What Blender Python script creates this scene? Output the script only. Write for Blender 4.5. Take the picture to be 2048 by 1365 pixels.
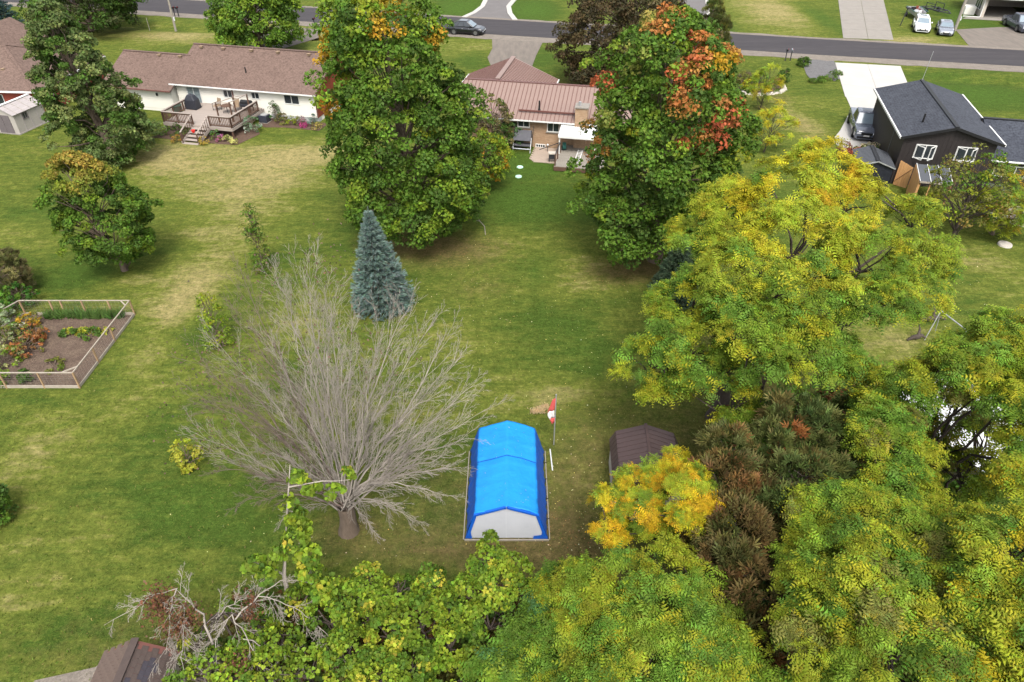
import bpy, math, random
import numpy as np
from mathutils import Vector, Matrix
random.seed(7); rng = np.random.default_rng(7)
R = math.radians; PI = math.pi
SC = bpy.context.scene
for o in list(bpy.data.objects): bpy.data.objects.remove(o)
# ------------------------------------------------------------------ camera
CH = 23.0; PITCH = 37.0; FPX = 1400.0
cd = bpy.data.cameras.new('camera'); cam = bpy.data.objects.new('camera', cd); SC.collection.objects.link(cam)
cam.location = (0, 0, CH); cam.rotation_euler = (R(90-PITCH), 0, 0)
cd.sensor_width = 36; cd.lens = FPX/2048*36; cd.clip_end = 3500; cd.clip_start = .5
SC.camera = cam
# ------------------------------------------------------------------ world, sun, exposure
SUN_EL, SUN_AZ = 56, 172      # azimuth measured from +Y towards +X
w = bpy.data.worlds.new('World'); SC.world = w; w.use_nodes = True
nt = w.node_tree; bg = nt.nodes['Background']
sky = nt.nodes.new('ShaderNodeTexSky'); sky.sky_type = 'NISHITA'; sky.sun_disc = False
sky.sun_elevation = R(SUN_EL); sky.sun_rotation = R(SUN_AZ); sky.air_density = 1.0; sky.dust_density = 4.0; sky.ozone_density = 1.0
hs = nt.nodes.new('ShaderNodeHueSaturation'); hs.inputs['Saturation'].default_value = .30      # overcast: nearly white sky
nt.links.new(sky.outputs[0], hs.inputs['Color']); nt.links.new(hs.outputs[0], bg.inputs[0]); bg.inputs[1].default_value = .15
sl = bpy.data.lights.new('sun', 'SUN'); sl.energy = 1.4; sl.angle = R(16); sl.color = (1, .95, .87)
so = bpy.data.objects.new('sun', sl); SC.collection.objects.link(so)
sd = Vector((math.sin(R(SUN_AZ))*math.cos(R(SUN_EL)), math.cos(R(SUN_AZ))*math.cos(R(SUN_EL)), math.sin(R(SUN_EL))))
so.rotation_euler = sd.to_track_quat('Z', 'Y').to_euler()
SC.view_settings.view_transform = 'Standard'; SC.view_settings.look = 'None'; SC.view_settings.gamma = 1
SC.view_settings.exposure = 1.35
SC.render.engine = 'CYCLES'
# ------------------------------------------------------------------ helpers
_c, _s = math.cos(R(PITCH)), math.sin(R(PITCH))
def P(px, py, z=0.0):
    u = (px-1024)/FPX; v = (682.5-py)/FPX
    t = (z-CH)/(v*_c-_s)
    return Vector((u*t, t*(v*_s+_c), z))
def proj(a):
    a = np.asarray(a, float).reshape(-1, 3)
    d = a[:, 1]*_c+(CH-a[:, 2])*_s; up = a[:, 1]*_s-(CH-a[:, 2])*_c
    return 1024+FPX*a[:, 0]/d, 682.5-FPX*up/d
def tag(o, label=None, cat=None, group=None, kind=None):
    if label: o['label'] = label
    if cat: o['category'] = cat
    if group: o['group'] = group
    if kind: o['kind'] = kind
    return o
def thing(name, loc, rz=0, label=None, cat=None, group=None):
    o = bpy.data.objects.new(name, None); SC.collection.objects.link(o)
    o.location = loc; o.rotation_euler = (0, 0, rz); o.empty_display_size = .3
    return tag(o, label, cat, group)
def link(me, name, mat, parent=None, loc=None, rot=None):
    o = bpy.data.objects.new(name, me); SC.collection.objects.link(o)
    if mat is not None and len(me.materials) == 0: me.materials.append(mat)
    if parent: o.parent = parent
    if loc is not None: o.location = loc
    if rot is not None: o.rotation_euler = rot
    return o
def copy_tree(o, parent=None):
    c = o.copy(); SC.collection.objects.link(c)
    if parent: c.parent = parent
    for ch in list(o.children): copy_tree(ch, c)
    return c
class MB:
    def __init__(s): s.v = []; s.f = []
    def add(s, v, f):
        n = len(s.v); s.v += [tuple(p) for p in v]; s.f += [tuple(i+n for i in q) for q in f]; return s
    def box(s, x0, x1, y0, y1, z0, z1):
        return s.add([(x0,y0,z0),(x1,y0,z0),(x1,y1,z0),(x0,y1,z0),(x0,y0,z1),(x1,y0,z1),(x1,y1,z1),(x0,y1,z1)],
              [(3,2,1,0),(4,5,6,7),(0,1,5,4),(1,2,6,5),(2,3,7,6),(3,0,4,7)])
    def bar(s, a, b, w, h=None):
        h = h or w; a = Vector(a); b = Vector(b); d = (b-a).normalized()
        x = d.cross(Vector((0,0,1)))
        if x.length < 1e-3: x = Vector((1,0,0))
        x.normalize(); y = x.cross(d); v = []
        for p in (a, b):
            for i, j in ((-1,-1),(1,-1),(1,1),(-1,1)): v.append(p+x*(i*w/2)+y*(j*h/2))
        return s.add(v, [(0,1,2,3),(7,6,5,4),(1,0,4,5),(2,1,5,6),(3,2,6,7),(0,3,7,4)])
    def cyl(s, a, b, r0, r1=None, n=10):
        r1 = r0 if r1 is None else r1; a = Vector(a); b = Vector(b); d = (b-a).normalized()
        x = d.orthogonal().normalized(); y = d.cross(x); v = []
        for p, r in ((a, r0), (b, r1)):
            for k in range(n):
                t = 2*PI*k/n; v.append(p+x*(r*math.cos(t))+y*(r*math.sin(t)))
        return s.add(v, [tuple(range(n))[::-1], tuple(range(n, 2*n))]+[(k, (k+1)%n, (k+1)%n+n, k+n) for k in range(n)])
    def prism(s, poly, z0, z1):
        n = len(poly)
        return s.add([(x,y,z0) for x,y in poly]+[(x,y,z1) for x,y in poly],
              [tuple(range(n))[::-1], tuple(range(n,2*n))]+[(k,(k+1)%n,(k+1)%n+n,k+n) for k in range(n)])
    def slab(s, q, t):            # quad q thickened downwards along its normal
        q = [Vector(p) for p in q]; n = (q[1]-q[0]).cross(q[2]-q[0]).normalized()*t; m = len(q)
        return s.add(q+[p-n for p in q], [tuple(range(m)), tuple(range(m,2*m))[::-1]]+[(k,k+m,(k+1)%m+m,(k+1)%m) for k in range(m)])
    def mesh(s, name):
        me = bpy.data.meshes.new(name); me.from_pydata(s.v, [], s.f); me.update(); return me
    def build(s, name, mat, parent=None, loc=None, rot=None, smooth=False, bevel=0):
        me = s.mesh(name)
        if smooth: me.polygons.foreach_set('use_smooth', [True]*len(me.polygons))
        o = link(me, name, mat, parent, loc, rot)
        if bevel:
            b = o.modifiers.new('bevel', 'BEVEL'); b.width = bevel; b.segments = 2; b.limit_method = 'ANGLE'
        return o
# ------------------------------------------------------------------ materials
def newmat(name):
    m = bpy.data.materials.new(name); m.use_nodes = True
    return m, m.node_tree, m.node_tree.nodes['Principled BSDF']
def N(nt, t, **k):
    n = nt.nodes.new(t)
    for a, b in k.items(): setattr(n, a, b)
    return n
def noise(nt, vec, scale, detail=4, rough=.6):
    n = N(nt, 'ShaderNodeTexNoise'); n.inputs['Scale'].default_value = scale
    n.inputs['Detail'].default_value = detail; n.inputs['Roughness'].default_value = rough
    nt.links.new(vec, n.inputs['Vector']); return n.outputs['Fac']
def mixc(nt, fac, a, b, mode='MIX'):
    n = N(nt, 'ShaderNodeMix', data_type='RGBA', blend_type=mode)
    for i, x in ((0, fac), (6, a), (7, b)):
        if hasattr(x, 'links'): nt.links.new(x, n.inputs[i])
        else: n.inputs[i].default_value = x if i == 0 else (*x[:3], 1)
    return n.outputs[2]
def ramp(nt, fac, lo, hi):
    n = N(nt, 'ShaderNodeMapRange'); n.inputs[1].default_value = lo; n.inputs[2].default_value = hi
    nt.links.new(fac, n.inputs[0]); return n.outputs[0]
def bumpn(nt, b, h, strength, dist):
    n = N(nt, 'ShaderNodeBump'); n.inputs['Strength'].default_value = strength; n.inputs['Distance'].default_value = dist
    nt.links.new(h, n.inputs['Height']); nt.links.new(n.outputs[0], b.inputs['Normal'])
def mat(name, col, rough=.8, col2=None, scale=3, metal=0, bump=0, dist=.02, spec=.3, stretch=(1,1,1), fine=.25, streak=None):
    m, nt, b = newmat(name)
    tc = N(nt, 'ShaderNodeTexCoord'); mp = N(nt, 'ShaderNodeMapping'); mp.inputs['Scale'].default_value = stretch
    nt.links.new(tc.outputs['Object'], mp.inputs[0]); v = mp.outputs[0]
    c2 = col2 or tuple(c*.72 for c in col)
    f = noise(nt, v, scale, 5); c = mixc(nt, ramp(nt, f, .35, .68), col, c2)
    f2 = noise(nt, v, scale*9, 3, .7); c = mixc(nt, ramp(nt, f2, .3, .75), c, tuple(x*(1-fine) for x in col), 'MIX') if fine else c
    nt.links.new(c, b.inputs['Base Color'])
    b.inputs['Roughness'].default_value = rough; b.inputs['Metallic'].default_value = metal
    b.inputs['Specular IOR Level'].default_value = spec
    if bump: bumpn(nt, b, f2, bump, dist)
    return m
def shingles(name, a, b_, c_, swap=False, bw=.33, rh=.14, off=.5):
    m, nt, b = newmat(name); tc = N(nt, 'ShaderNodeTexCoord'); mp = N(nt, 'ShaderNodeMapping')
    if swap: mp.inputs['Rotation'].default_value = (0, 0, R(90))
    nt.links.new(tc.outputs['Object'], mp.inputs[0])
    br = N(nt, 'ShaderNodeTexBrick'); br.offset = off; br.inputs['Scale'].default_value = 1
    br.inputs['Brick Width'].default_value = bw; br.inputs['Row Height'].default_value = rh; br.inputs['Mortar Size'].default_value = .012
    br.inputs['Color1'].default_value = (*a, 1); br.inputs['Color2'].default_value = (*b_, 1); br.inputs['Mortar'].default_value = (*c_, 1)
    nt.links.new(mp.outputs[0], br.inputs['Vector'])
    f = noise(nt, mp.outputs[0], .5, 3); f2 = noise(nt, mp.outputs[0], 5, 5, .8)
    c = mixc(nt, ramp(nt, f2, .38, .62), br.outputs['Color'], tuple(x*1.3 for x in a)); c = mixc(nt, ramp(nt, f, .45, 1.3), c, tuple(x*.9 for x in b_))
    nt.links.new(c, b.inputs['Base Color']); b.inputs['Roughness'].default_value = .92; b.inputs['Specular IOR Level'].default_value = .2
    bumpn(nt, b, f2, .5, .02); return m
def bricks(name, a, b_, mo):
    m, nt, b = newmat(name); tc = N(nt, 'ShaderNodeTexCoord'); sp = N(nt, 'ShaderNodeSeparateXYZ'); nt.links.new(tc.outputs['Object'], sp.inputs[0])
    ad = N(nt, 'ShaderNodeMath', operation='ADD'); nt.links.new(sp.outputs[0], ad.inputs[0]); nt.links.new(sp.outputs[1], ad.inputs[1])
    cb = N(nt, 'ShaderNodeCombineXYZ'); nt.links.new(ad.outputs[0], cb.inputs[0]); nt.links.new(sp.outputs[2], cb.inputs[1])
    br = N(nt, 'ShaderNodeTexBrick'); br.inputs['Scale'].default_value = 1
    br.inputs['Brick Width'].default_value = .22; br.inputs['Row Height'].default_value = .075; br.inputs['Mortar Size'].default_value = .008
    br.inputs['Color1'].default_value = (*a, 1); br.inputs['Color2'].default_value = (*b_, 1); br.inputs['Mortar'].default_value = (*mo, 1)
    nt.links.new(cb.outputs[0], br.inputs['Vector'])
    f = noise(nt, cb.outputs[0], 2, 4); c = mixc(nt, ramp(nt, f, .4, .75), br.outputs['Color'], b_)
    nt.links.new(c, b.inputs['Base Color']); b.inputs['Roughness'].default_value = .9; bumpn(nt, b, br.outputs['Fac'], -.4, .01); return m
def leafmat():
    m, nt, b = newmat('leaf'); at = N(nt, 'ShaderNodeAttribute', attribute_name='leafcol')
    df = N(nt, 'ShaderNodeBsdfTranslucent'); mx = N(nt, 'ShaderNodeMixShader'); mx.inputs[0].default_value = .36
    nt.links.new(at.outputs['Color'], b.inputs['Base Color']); nt.links.new(at.outputs['Color'], df.inputs[0])
    b.inputs['Roughness'].default_value = .6; b.inputs['Specular IOR Level'].default_value = .13
    nt.links.new(b.outputs[0], mx.inputs[1]); nt.links.new(df.outputs[0], mx.inputs[2])
    nt.links.new(mx.outputs[0], nt.nodes['Material Output'].inputs[0]); return m
LEAF = leafmat()
M = {}
M['bark'] = mat('bark', (.16,.12,.09), .95, (.08,.06,.045), 6, bump=.8, stretch=(1,1,.3))
M['pale_bark'] = mat('pale_bark', (.31,.275,.235), .9, (.14,.12,.10), 1.6, bump=.5, stretch=(1,1,.3))
M['brown_twig'] = mat('brown_twig', (.17,.125,.105), .9, (.10,.075,.065), 4)
M['dark_bark'] = mat('dark_bark', (.07,.055,.045), .95, (.04,.03,.025), 6)
M['white_siding'] = mat('white_siding', (.62,.60,.54), .6, (.57,.555,.50), 1.2, fine=.05)
M['white'] = mat('white_paint', (.6,.6,.58), .5, (.52,.52,.5), 2, fine=.08)
M['grey_white'] = mat('grey_white_panel', (.44,.455,.49), .55, (.37,.385,.42), 1.3, fine=.06)
M['red_siding'] = mat('red_siding', (.20,.042,.022), .7, (.16,.033,.018), 1.5)
M['red_brick'] = bricks('red_brick', (.30,.055,.03), (.24,.04,.025), (.16,.06,.04))
M['tan_brick'] = bricks('tan_brick', (.34,.225,.135), (.25,.155,.09), (.27,.21,.15))
M['glass'] = mat('dark_glass', (.02,.025,.03), .12, (.03,.035,.04), 2, spec=.6, fine=0)
M['windscreen'] = mat('windscreen', (.16,.20,.23), .08, (.13,.17,.20), 2, spec=.9, fine=0)  # base colour lightened to carry the sky's reflection in the glass
M['door_glass'] = mat('curtained_glass', (.20,.235,.25), .3, (.10,.12,.13), 6, spec=.5, fine=0)
M['brown_shingle'] = shingles('brown_shingle', (.112,.076,.062), (.078,.052,.042), (.035,.022,.018))
M['brown_shingle_side'] = shingles('brown_shingle_side', (.112,.076,.062), (.078,.052,.042), (.035,.022,.018), True)
M['slate_shingle'] = shingles('slate_shingle', (.042,.046,.056), (.022,.024,.032), (.008,.009,.011), True, .36, .17)
M['slate_shingle_wing'] = shingles('slate_shingle_wing', (.040,.044,.055), (.018,.020,.028), (.008,.009,.011), False, .36, .17)
M['pink_metal'] = mat('dusty_pink_metal', (.205,.142,.120), .5, (.172,.118,.10), .8, fine=.05, spec=.4)
M['pink_rib'] = mat('pink_rib', (.12,.058,.050), .5, fine=.05)
M['brown_cap'] = mat('brown_cap', (.13,.055,.045), .5, fine=.1)
M['black_siding'] = mat('black_siding', (.020,.016,.016), .6, (.028,.023,.022), 2, fine=.1)
M['black_trim'] = mat('black_trim', (.012,.012,.013), .5, fine=0)
M['deck_wood'] = mat('weathered_deck', (.33,.28,.245), .85, (.25,.21,.18), 2, stretch=(.3,4,1))
M['brown_wood'] = mat('brown_stained_wood', (.115,.065,.045), .8, (.08,.045,.03), 3)
M['old_wood'] = mat('old_grey_wood', (.26,.235,.20), .9, (.19,.17,.14), 4)
M['fence_wood'] = mat('pale_fence_wood', (.34,.30,.245), .85, (.25,.21,.165), 3)
M['post_wood'] = mat('post_wood', (.33,.22,.12), .85, (.22,.15,.09), 4)
M['new_wood'] = mat('fresh_plywood', (.55,.31,.13), .75, (.42,.22,.09), 1.5, stretch=(4,4,.5))
M['concrete'] = mat('concrete', (.235,.215,.19), .9, (.19,.172,.15), .9, bump=.2)
M['white_concrete'] = mat('white_concrete', (.37,.355,.33), .85, (.32,.307,.283), .5, fine=.06)
M['grey_concrete'] = mat('foundation', (.36,.37,.36), .9, (.28,.29,.28), 2)
M['dark_metal'] = mat('dark_metal', (.03,.03,.034), .5, fine=0)
M['galv'] = mat('galvanised', (.5,.51,.52), .4, metal=.6, fine=.1)
M['white_plastic'] = mat('white_plastic', (.5,.52,.54), .4, (.42,.44,.46), 3, fine=.1)
M['shed_grey'] = mat('shed_grey', (.36,.33,.30), .6, (.31,.285,.26), 2)
M['shed_roof'] = mat('shed_roof', (.30,.27,.265), .5, (.41,.37,.36), 1.2, stretch=(8,.6,1))
M['shed_door'] = mat('shed_door', (.13,.11,.115), .6, (.10,.085,.09), 3)
M['brown_panel'] = mat('brown_metal_panel', (.060,.038,.036), .5, (.045,.028,.027), 1.5, spec=.4)
M['tan_wall'] = mat('tan_wall', (.47,.42,.36), .7)
M['charcoal_metal'] = mat('charcoal_metal', (.075,.08,.09), .45, (.06,.065,.075), 1, spec=.5)
M['navy_wall'] = mat('navy_wall', (.018,.02,.028), .45, fine=0)
M['cushion'] = mat('grey_canvas', (.09,.09,.10), .8, (.06,.06,.07), 3)
M['black_cover'] = mat('black_cover', (.022,.024,.032), .5, (.035,.037,.045), 5)
M['tan_sling'] = mat('tan_sling', (.24,.17,.11), .8)
M['rubber'] = mat('rubber', (.012,.012,.012), .8, fine=0)
M['rim'] = mat('rim', (.22,.22,.23), .3, metal=.7, fine=0)
M['black_rim'] = mat('black_rim', (.03,.03,.032), .3, metal=.5, fine=0)
M['red_plastic'] = mat('red_plastic', (.65,.02,.015), .35, fine=.05)
M['green_plastic'] = mat('green_plastic', (.02,.11,.09), .4)
M['teal'] = mat('pale_mint', (.45,.68,.55), .5)
M['stone'] = mat('pale_stone', (.50,.46,.41), .9, (.36,.33,.29), 6, bump=.4)
M['soil'] = mat('soil', (.105,.07,.052), 1, (.165,.12,.085), 1.3, bump=1, dist=.08, fine=.5)
M['mulch'] = mat('mulch', (.085,.05,.035), 1, (.12,.08,.055), 4, bump=.8, dist=.05)
M['straw'] = mat('straw', (.42,.29,.15), .95)
M['lamp_red'] = mat('lamp_red', (.35,.01,.01), .25, fine=0)
M['lamp_clear'] = mat('lamp_clear', (.6,.62,.66), .15, fine=0, spec=.7)
M['flag_red'] = mat('flag_red', (.52,.09,.075), .8, (.45,.08,.07), 3)
M['flag_white'] = mat('flag_white', (.72,.66,.62), .8)
M['white_roof'] = mat('white_roof', (.6,.61,.62), .6, (.52,.53,.55), 1, fine=.05)
def paint(name, col, rough=.22, metal=.3):
    m, nt, b = newmat(name); b.inputs['Base Color'].default_value = (*col, 1); b.inputs['Roughness'].default_value = rough
    b.inputs['Metallic'].default_value = metal; b.inputs['Coat Weight'].default_value = .6; b.inputs['Coat Roughness'].default_value = .06; return m
M['p_black'] = paint('black_car_paint', (.008,.009,.013)); M['p_white'] = paint('white_car_paint', (.75,.76,.78), metal=0)
M['p_grey'] = paint('grey_car_paint', (.20,.215,.25)); M['p_slate'] = paint('slate_car_paint', (.085,.095,.12), metal=0); M['p_navy'] = paint('navy_car_paint', (.05,.055,.075))
def tarpmat():
    m, nt, b = newmat('blue_tarp'); tc = N(nt, 'ShaderNodeTexCoord'); v = tc.outputs['Object']
    f = noise(nt, v, 2, 4); mp = N(nt, 'ShaderNodeMapping'); mp.inputs['Scale'].default_value = (1.5, 14, 1); nt.links.new(v, mp.inputs[0]); g = noise(nt, mp.outputs[0], 3, 4)
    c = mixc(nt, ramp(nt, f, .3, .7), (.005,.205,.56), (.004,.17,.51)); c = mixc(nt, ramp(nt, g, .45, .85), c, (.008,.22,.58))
    nt.links.new(c, b.inputs['Base Color']); b.inputs['Roughness'].default_value = .5; b.inputs['Specular IOR Level'].default_value = .4
    h = noise(nt, v, 6, 5, .6); bumpn(nt, b, h, .5, .04); return m
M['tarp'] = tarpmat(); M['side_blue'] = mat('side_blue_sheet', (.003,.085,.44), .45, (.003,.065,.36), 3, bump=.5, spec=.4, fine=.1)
# ------------------------------------------------------------------ ground
def groundmat():
    m, nt, b = newmat('lawn'); tc = N(nt, 'ShaderNodeTexCoord'); v = tc.outputs['Object']
    at = N(nt, 'ShaderNodeAttribute', attribute_name='patch'); sp = N(nt, 'ShaderNodeSeparateColor'); nt.links.new(at.outputs['Color'], sp.inputs[0])
    mp = N(nt, 'ShaderNodeMapping'); mp.inputs['Rotation'].default_value = (0,0,R(58)); mp.inputs['Scale'].default_value = (.35,1,1); nt.links.new(v, mp.inputs[0])
    n1 = noise(nt, mp.outputs[0], .38, 6, .65); n2 = noise(nt, v, 1.7, 5, .7); n3 = noise(nt, v, 6.0, 5, .8); n4 = noise(nt, v, .1, 3)
    mp2 = N(nt, 'ShaderNodeMapping'); mp2.inputs['Rotation'].default_value = (0,0,R(-40)); mp2.inputs['Scale'].default_value = (.3,1,1); nt.links.new(v, mp2.inputs[0])
    n5 = noise(nt, mp2.outputs[0], 2.2, 5, .75)
    def math2(op, a, b_):
        n = N(nt, 'ShaderNodeMath', operation=op)
        for i, x in ((0,a),(1,b_)):
            if hasattr(x,'links'): nt.links.new(x, n.inputs[i])
            else: n.inputs[i].default_value = x
        return n.outputs[0]
    dry = math2('ADD', sp.outputs[0], math2('MULTIPLY', math2('SUBTRACT', math2('ADD', n1, math2('MULTIPLY', n2, .55)), .775), 1.7))
    dry = math2('ADD', dry, math2('MULTIPLY', math2('SUBTRACT', n5, .5), 1.8))
    dry = math2('SUBTRACT', dry, math2('MULTIPLY', sp.outputs[2], .9))
    c = mixc(nt, ramp(nt, dry, -.40, .30), (.048,.086,.013), (.140,.160,.028))
    c = mixc(nt, ramp(nt, dry, .25, .95), c, (.32,.265,.115))
    c = mixc(nt, math2('MULTIPLY', ramp(nt, sp.outputs[2], .25, 1.2), .75), c, (.058,.125,.018))
    dirt = math2('ADD', sp.outputs[1], math2('MULTIPLY', math2('SUBTRACT', n2, .5), 1.1))
    c = mixc(nt, math2('MULTIPLY', ramp(nt, dirt, .22, 1.0), .85), c, (.135,.088,.045))
    n6 = noise(nt, v, 1.9, 6, .75); n7 = noise(nt, v, 16, 3, .8)
    g = ramp(nt, n3, .34, .60); c = mixc(nt, g, mixc(nt, .55, c, (.010,.018,.003)), c)
    g = ramp(nt, n6, .36, .60); c = mixc(nt, g, mixc(nt, .50, c, (.014,.026,.003)), c)
    c = mixc(nt, math2('MULTIPLY', ramp(nt, n7, .50, .72), .35), c, (.20,.21,.05))
    c = mixc(nt, math2('MULTIPLY', ramp(nt, n3, .58, .8), .45), c, (.26,.25,.06))
    nt.links.new(c, b.inputs['Base Color']); b.inputs['Roughness'].default_value = 1; b.inputs['Specular IOR Level'].default_value = .05
    bumpn(nt, b, n3, .9, .09); return m
DRY = [(420,330,150,55,.75),(330,310,60,30,.6),(400,560,80,80,.7),(470,420,90,70,.6),(590,640,60,60,.5),(1000,500,130,50,.45),(1150,560,90,40,.35),(1110,800,100,45,.5),
       (250,560,60,22,.6),(60,1190,70,40,.55),(30,300,80,30,-.1),(700,300,100,30,.6),(560,330,90,40,.7),(330,640,40,120,.45),(280,820,60,60,.3),(60,900,70,50,.35),(200,1050,90,50,.3),
       (350,75,90,12,.9),(500,60,90,14,.6),(650,70,60,15,.6),(1550,22,75,40,.95),(1500,70,80,8,.4),(1835,80,70,12,.8),(1985,540,80,40,.35),(1600,245,35,45,.8),(1480,215,60,30,.3),(1780,680,90,60,.6),
       (920,680,90,60,.3),(1240,640,50,40,.2),(20,450,60,40,.3),(100,830,50,20,.4),(930,95,60,14,.5),(1170,930,60,60,.2),(30,1000,50,60,.3)]
DIRT = [(760,1000,260,110,.35),(1000,980,160,120,.35),(1180,820,120,90,.25),(700,700,160,120,.2),(890,500,130,38,.95),(800,480,80,25,.8),(1240,545,90,30,.85),(1320,530,60,25,.9),(1070,1110,170,45,.75),(820,1090,180,40,.55),(690,1070,60,30,.6),(1160,960,60,90,.35),(960,580,90,30,.45),
        (240,70,110,14,.6),(1190,165,90,14,.8),(1260,900,120,60,.4),(1600,900,300,160,.9),(1700,1200,500,200,1),(700,1300,600,110,.9),(1500,700,200,100,.6),(760,620,60,20,.6),(1120,1050,90,60,.5),
        (1545,195,40,14,.7),(1520,217,18,6,.9),(1610,250,14,30,.7),(430,740,60,60,.25),(700,820,140,120,.2),(1040,655,60,20,.3),(180,540,50,12,-.2)]
LUSH = [(1060,400,140,50,.9),(1070,540,60,60,.5),(380,1010,190,70,.6),(170,545,90,35,.7),(60,430,70,30,.5),(900,990,60,90,.35),(1180,720,90,60,.5),(560,520,60,40,.45),
        (300,860,60,80,.4),(420,650,40,60,.5),(1960,190,120,30,.95),(1900,150,90,10,.4),(600,265,120,12,.3),(920,15,60,25,1.1),(1065,20,50,25,1.1),(1430,35,22,40,.8),(1640,35,30,40,.7),(1940,40,60,40,.7),
        (940,120,40,20,.5),(1090,120,30,30,.5),(1450,140,60,10,.3),(1000,320,110,20,.8),(560,1080,120,40,.4),(230,730,40,60,.4),(700,480,50,80,.35),(130,1280,150,50,.35),(1120,650,120,40,.35),(450,235,60,10,.5),(0,700,40,60,.4),(1090,340,90,12,.7)]
def ground():
    xs = np.unique(np.concatenate([np.linspace(-1200,-90,12), np.arange(-90,90,1.1), np.linspace(90,1200,12)]))
    ys = np.unique(np.concatenate([np.linspace(-300,-4,8), np.arange(-4,135,1.1), np.linspace(135,2200,14)]))
    X, Y = np.meshgrid(xs, ys); n, k = X.shape
    Zg = np.zeros_like(X)
    # shallow ditch between the lawns and the road
    d = (Y-(96.0-.243*(X+3.4)))
    Zg -= .42*np.exp(-((d+5.6)/1.3)**2)*(np.abs(X) < 85)*(1-((X > -8) & (X < 6)))*(1-((X > 28) & (X < 46)))
    Zg -= .01*0
    def field(L):
        A = np.zeros_like(X)
        for px, py, rx, ry, s in L:
            c = P(px, py); a = (P(px+rx, py)-c).length; b0 = abs(P(px, py+ry).y-c.y)
            A += s*np.exp(-(((X-c.x)/a)**2+((Y-c.y)/b0)**2))
        return np.clip(A, 0, 1.3)
    col = np.stack([field(DRY), field(DIRT), field(LUSH), np.ones_like(X)], -1).reshape(-1, 4)
    # striped mowing on the lawns across the road
    V = np.stack([X, Y, Zg], -1).reshape(-1, 3)
    idx = np.arange(n*k).reshape(n, k)
    F = np.stack([idx[:-1,:-1], idx[:-1,1:], idx[1:,1:], idx[1:,:-1]], -1).reshape(-1, 4)
    me = bpy.data.meshes.new('ground'); me.from_pydata(V.tolist(), [], F.tolist()); me.update()
    a = me.color_attributes.new('patch', 'FLOAT_COLOR', 'POINT'); a.data.foreach_set('color', col.astype(np.float32).ravel())
    me.polygons.foreach_set('use_smooth', np.ones(len(me.polygons), bool))
    return tag(link(me, 'ground', groundmat()), kind='structure')
ground()
def sheet(name, pts, z, m, kind='structure', t=.05):
    q = [(p[0], p[1]) for p in pts]
    mb = MB(); mb.prism(q, z-t, z)
    o = mb.build(name, m); return tag(o, kind=kind) if kind else o
def ext(a, b, t): return (a[0]+(b[0]-a[0])*t, a[1]+(b[1]-a[1])*t)
near = [(-300,172),(-100,122.3),(-53,110.3),(-27.9,103.7),(-3.4,97.0),(13.6,92.9),(36.7,87.1),(58.5,82.3),(110,70),(300,25)]
far = [(-300,181),(-100,131.0),(-57,119.6),(-30,112.5),(-9.6,106.9),(14.6,100.9),(39.2,94.4),(62.3,89.0),(112,77.5),(300,33)]
def offs(L, d): return [(x, y+d) for x, y in L]
def jag(L, a, step=1.2):
    out = []
    for (x0,y0),(x1,y1) in zip(L[:-1], L[1:]):
        if x1 < -70 or x0 > 75: out.append((x0,y0)); continue
        n = max(1, int(math.hypot(x1-x0, y1-y0)/step))
        for i in range(n): out.append((x0+(x1-x0)*i/n, y0+(y1-y0)*i/n+random.uniform(-a, a)))
    return out+[L[-1]]
M['asphalt'] = mat('asphalt', (.034,.030,.033), .85, (.052,.046,.048), .5, bump=.2, stretch=(.15,1.6,1))
M['gravel'] = mat('gravel', (.215,.185,.155), .95, (.15,.128,.105), 1.2, bump=.9, dist=.04, fine=.5)
M['grey_gravel'] = mat('grey_gravel', (.16,.155,.155), .95, (.11,.105,.105), 2, bump=1, dist=.05, fine=.55)
M['grey_asphalt'] = mat('driveway_asphalt', (.135,.125,.122), .9, (.105,.096,.094), .7, bump=.2)
M['worn_drive'] = mat('worn_drive', (.165,.14,.118), .95, (.10,.088,.076), .9, bump=.5, stretch=(2,.4,1))
sheet('road_shoulder_near', jag(offs(near,-2.3),.25)+offs(near,.3)[::-1], .035, M['gravel'])
sheet('road_shoulder_far', offs(far,-.3)+jag(offs(far,1.0),.2)[::-1], .035, M['gravel'])
sheet('road', near+far[::-1], .045, M['asphalt'])
# driveways
M['kerb'] = mat('pale_kerb', (.42,.40,.37), .85)
tag(sheet('curved_driveway', [P(978,-30),P(975,0),P(968,14),P(952,26),P(935,34),P(1026,39.5),P(1018,28),P(1015,14),P(1026,0),P(1032,-30)], .032, M['grey_asphalt']), kind='structure')
for L in ([(982,-30),(972,0),(965,14),(949,26),(928,35.5)], [(1030,-30),(1029,0),(1017,14),(1020,28),(1030,41)]):
    mb = MB(); pts = [P(*p) for p in L]
    for a, b in zip(pts[:-1], pts[1:]): mb.bar(a+Vector((0,0,.05)), b+Vector((0,0,.05)), .7, .12)
    tag(mb.build('driveway_kerb', M['kerb']), kind='structure')
sheet('side_road', [P(1340,-40),P(1358,0),P(1372,40),P(1350,58),P(1440,66.5),P(1416,50),P(1412,0),P(1405,-40)], .032, M['grey_asphalt'])
mb = MB(); pts = [P(1408,-40),P(1413,0),P(1418,42),P(1428,60),P(1445,68)]
for a, b in zip(pts[:-1], pts[1:]): mb.bar(a+Vector((0,0,.04)), b+Vector((0,0,.04)), .45, .1)
tag(mb.build('side_road_kerb', M['kerb']), kind='structure')
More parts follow.
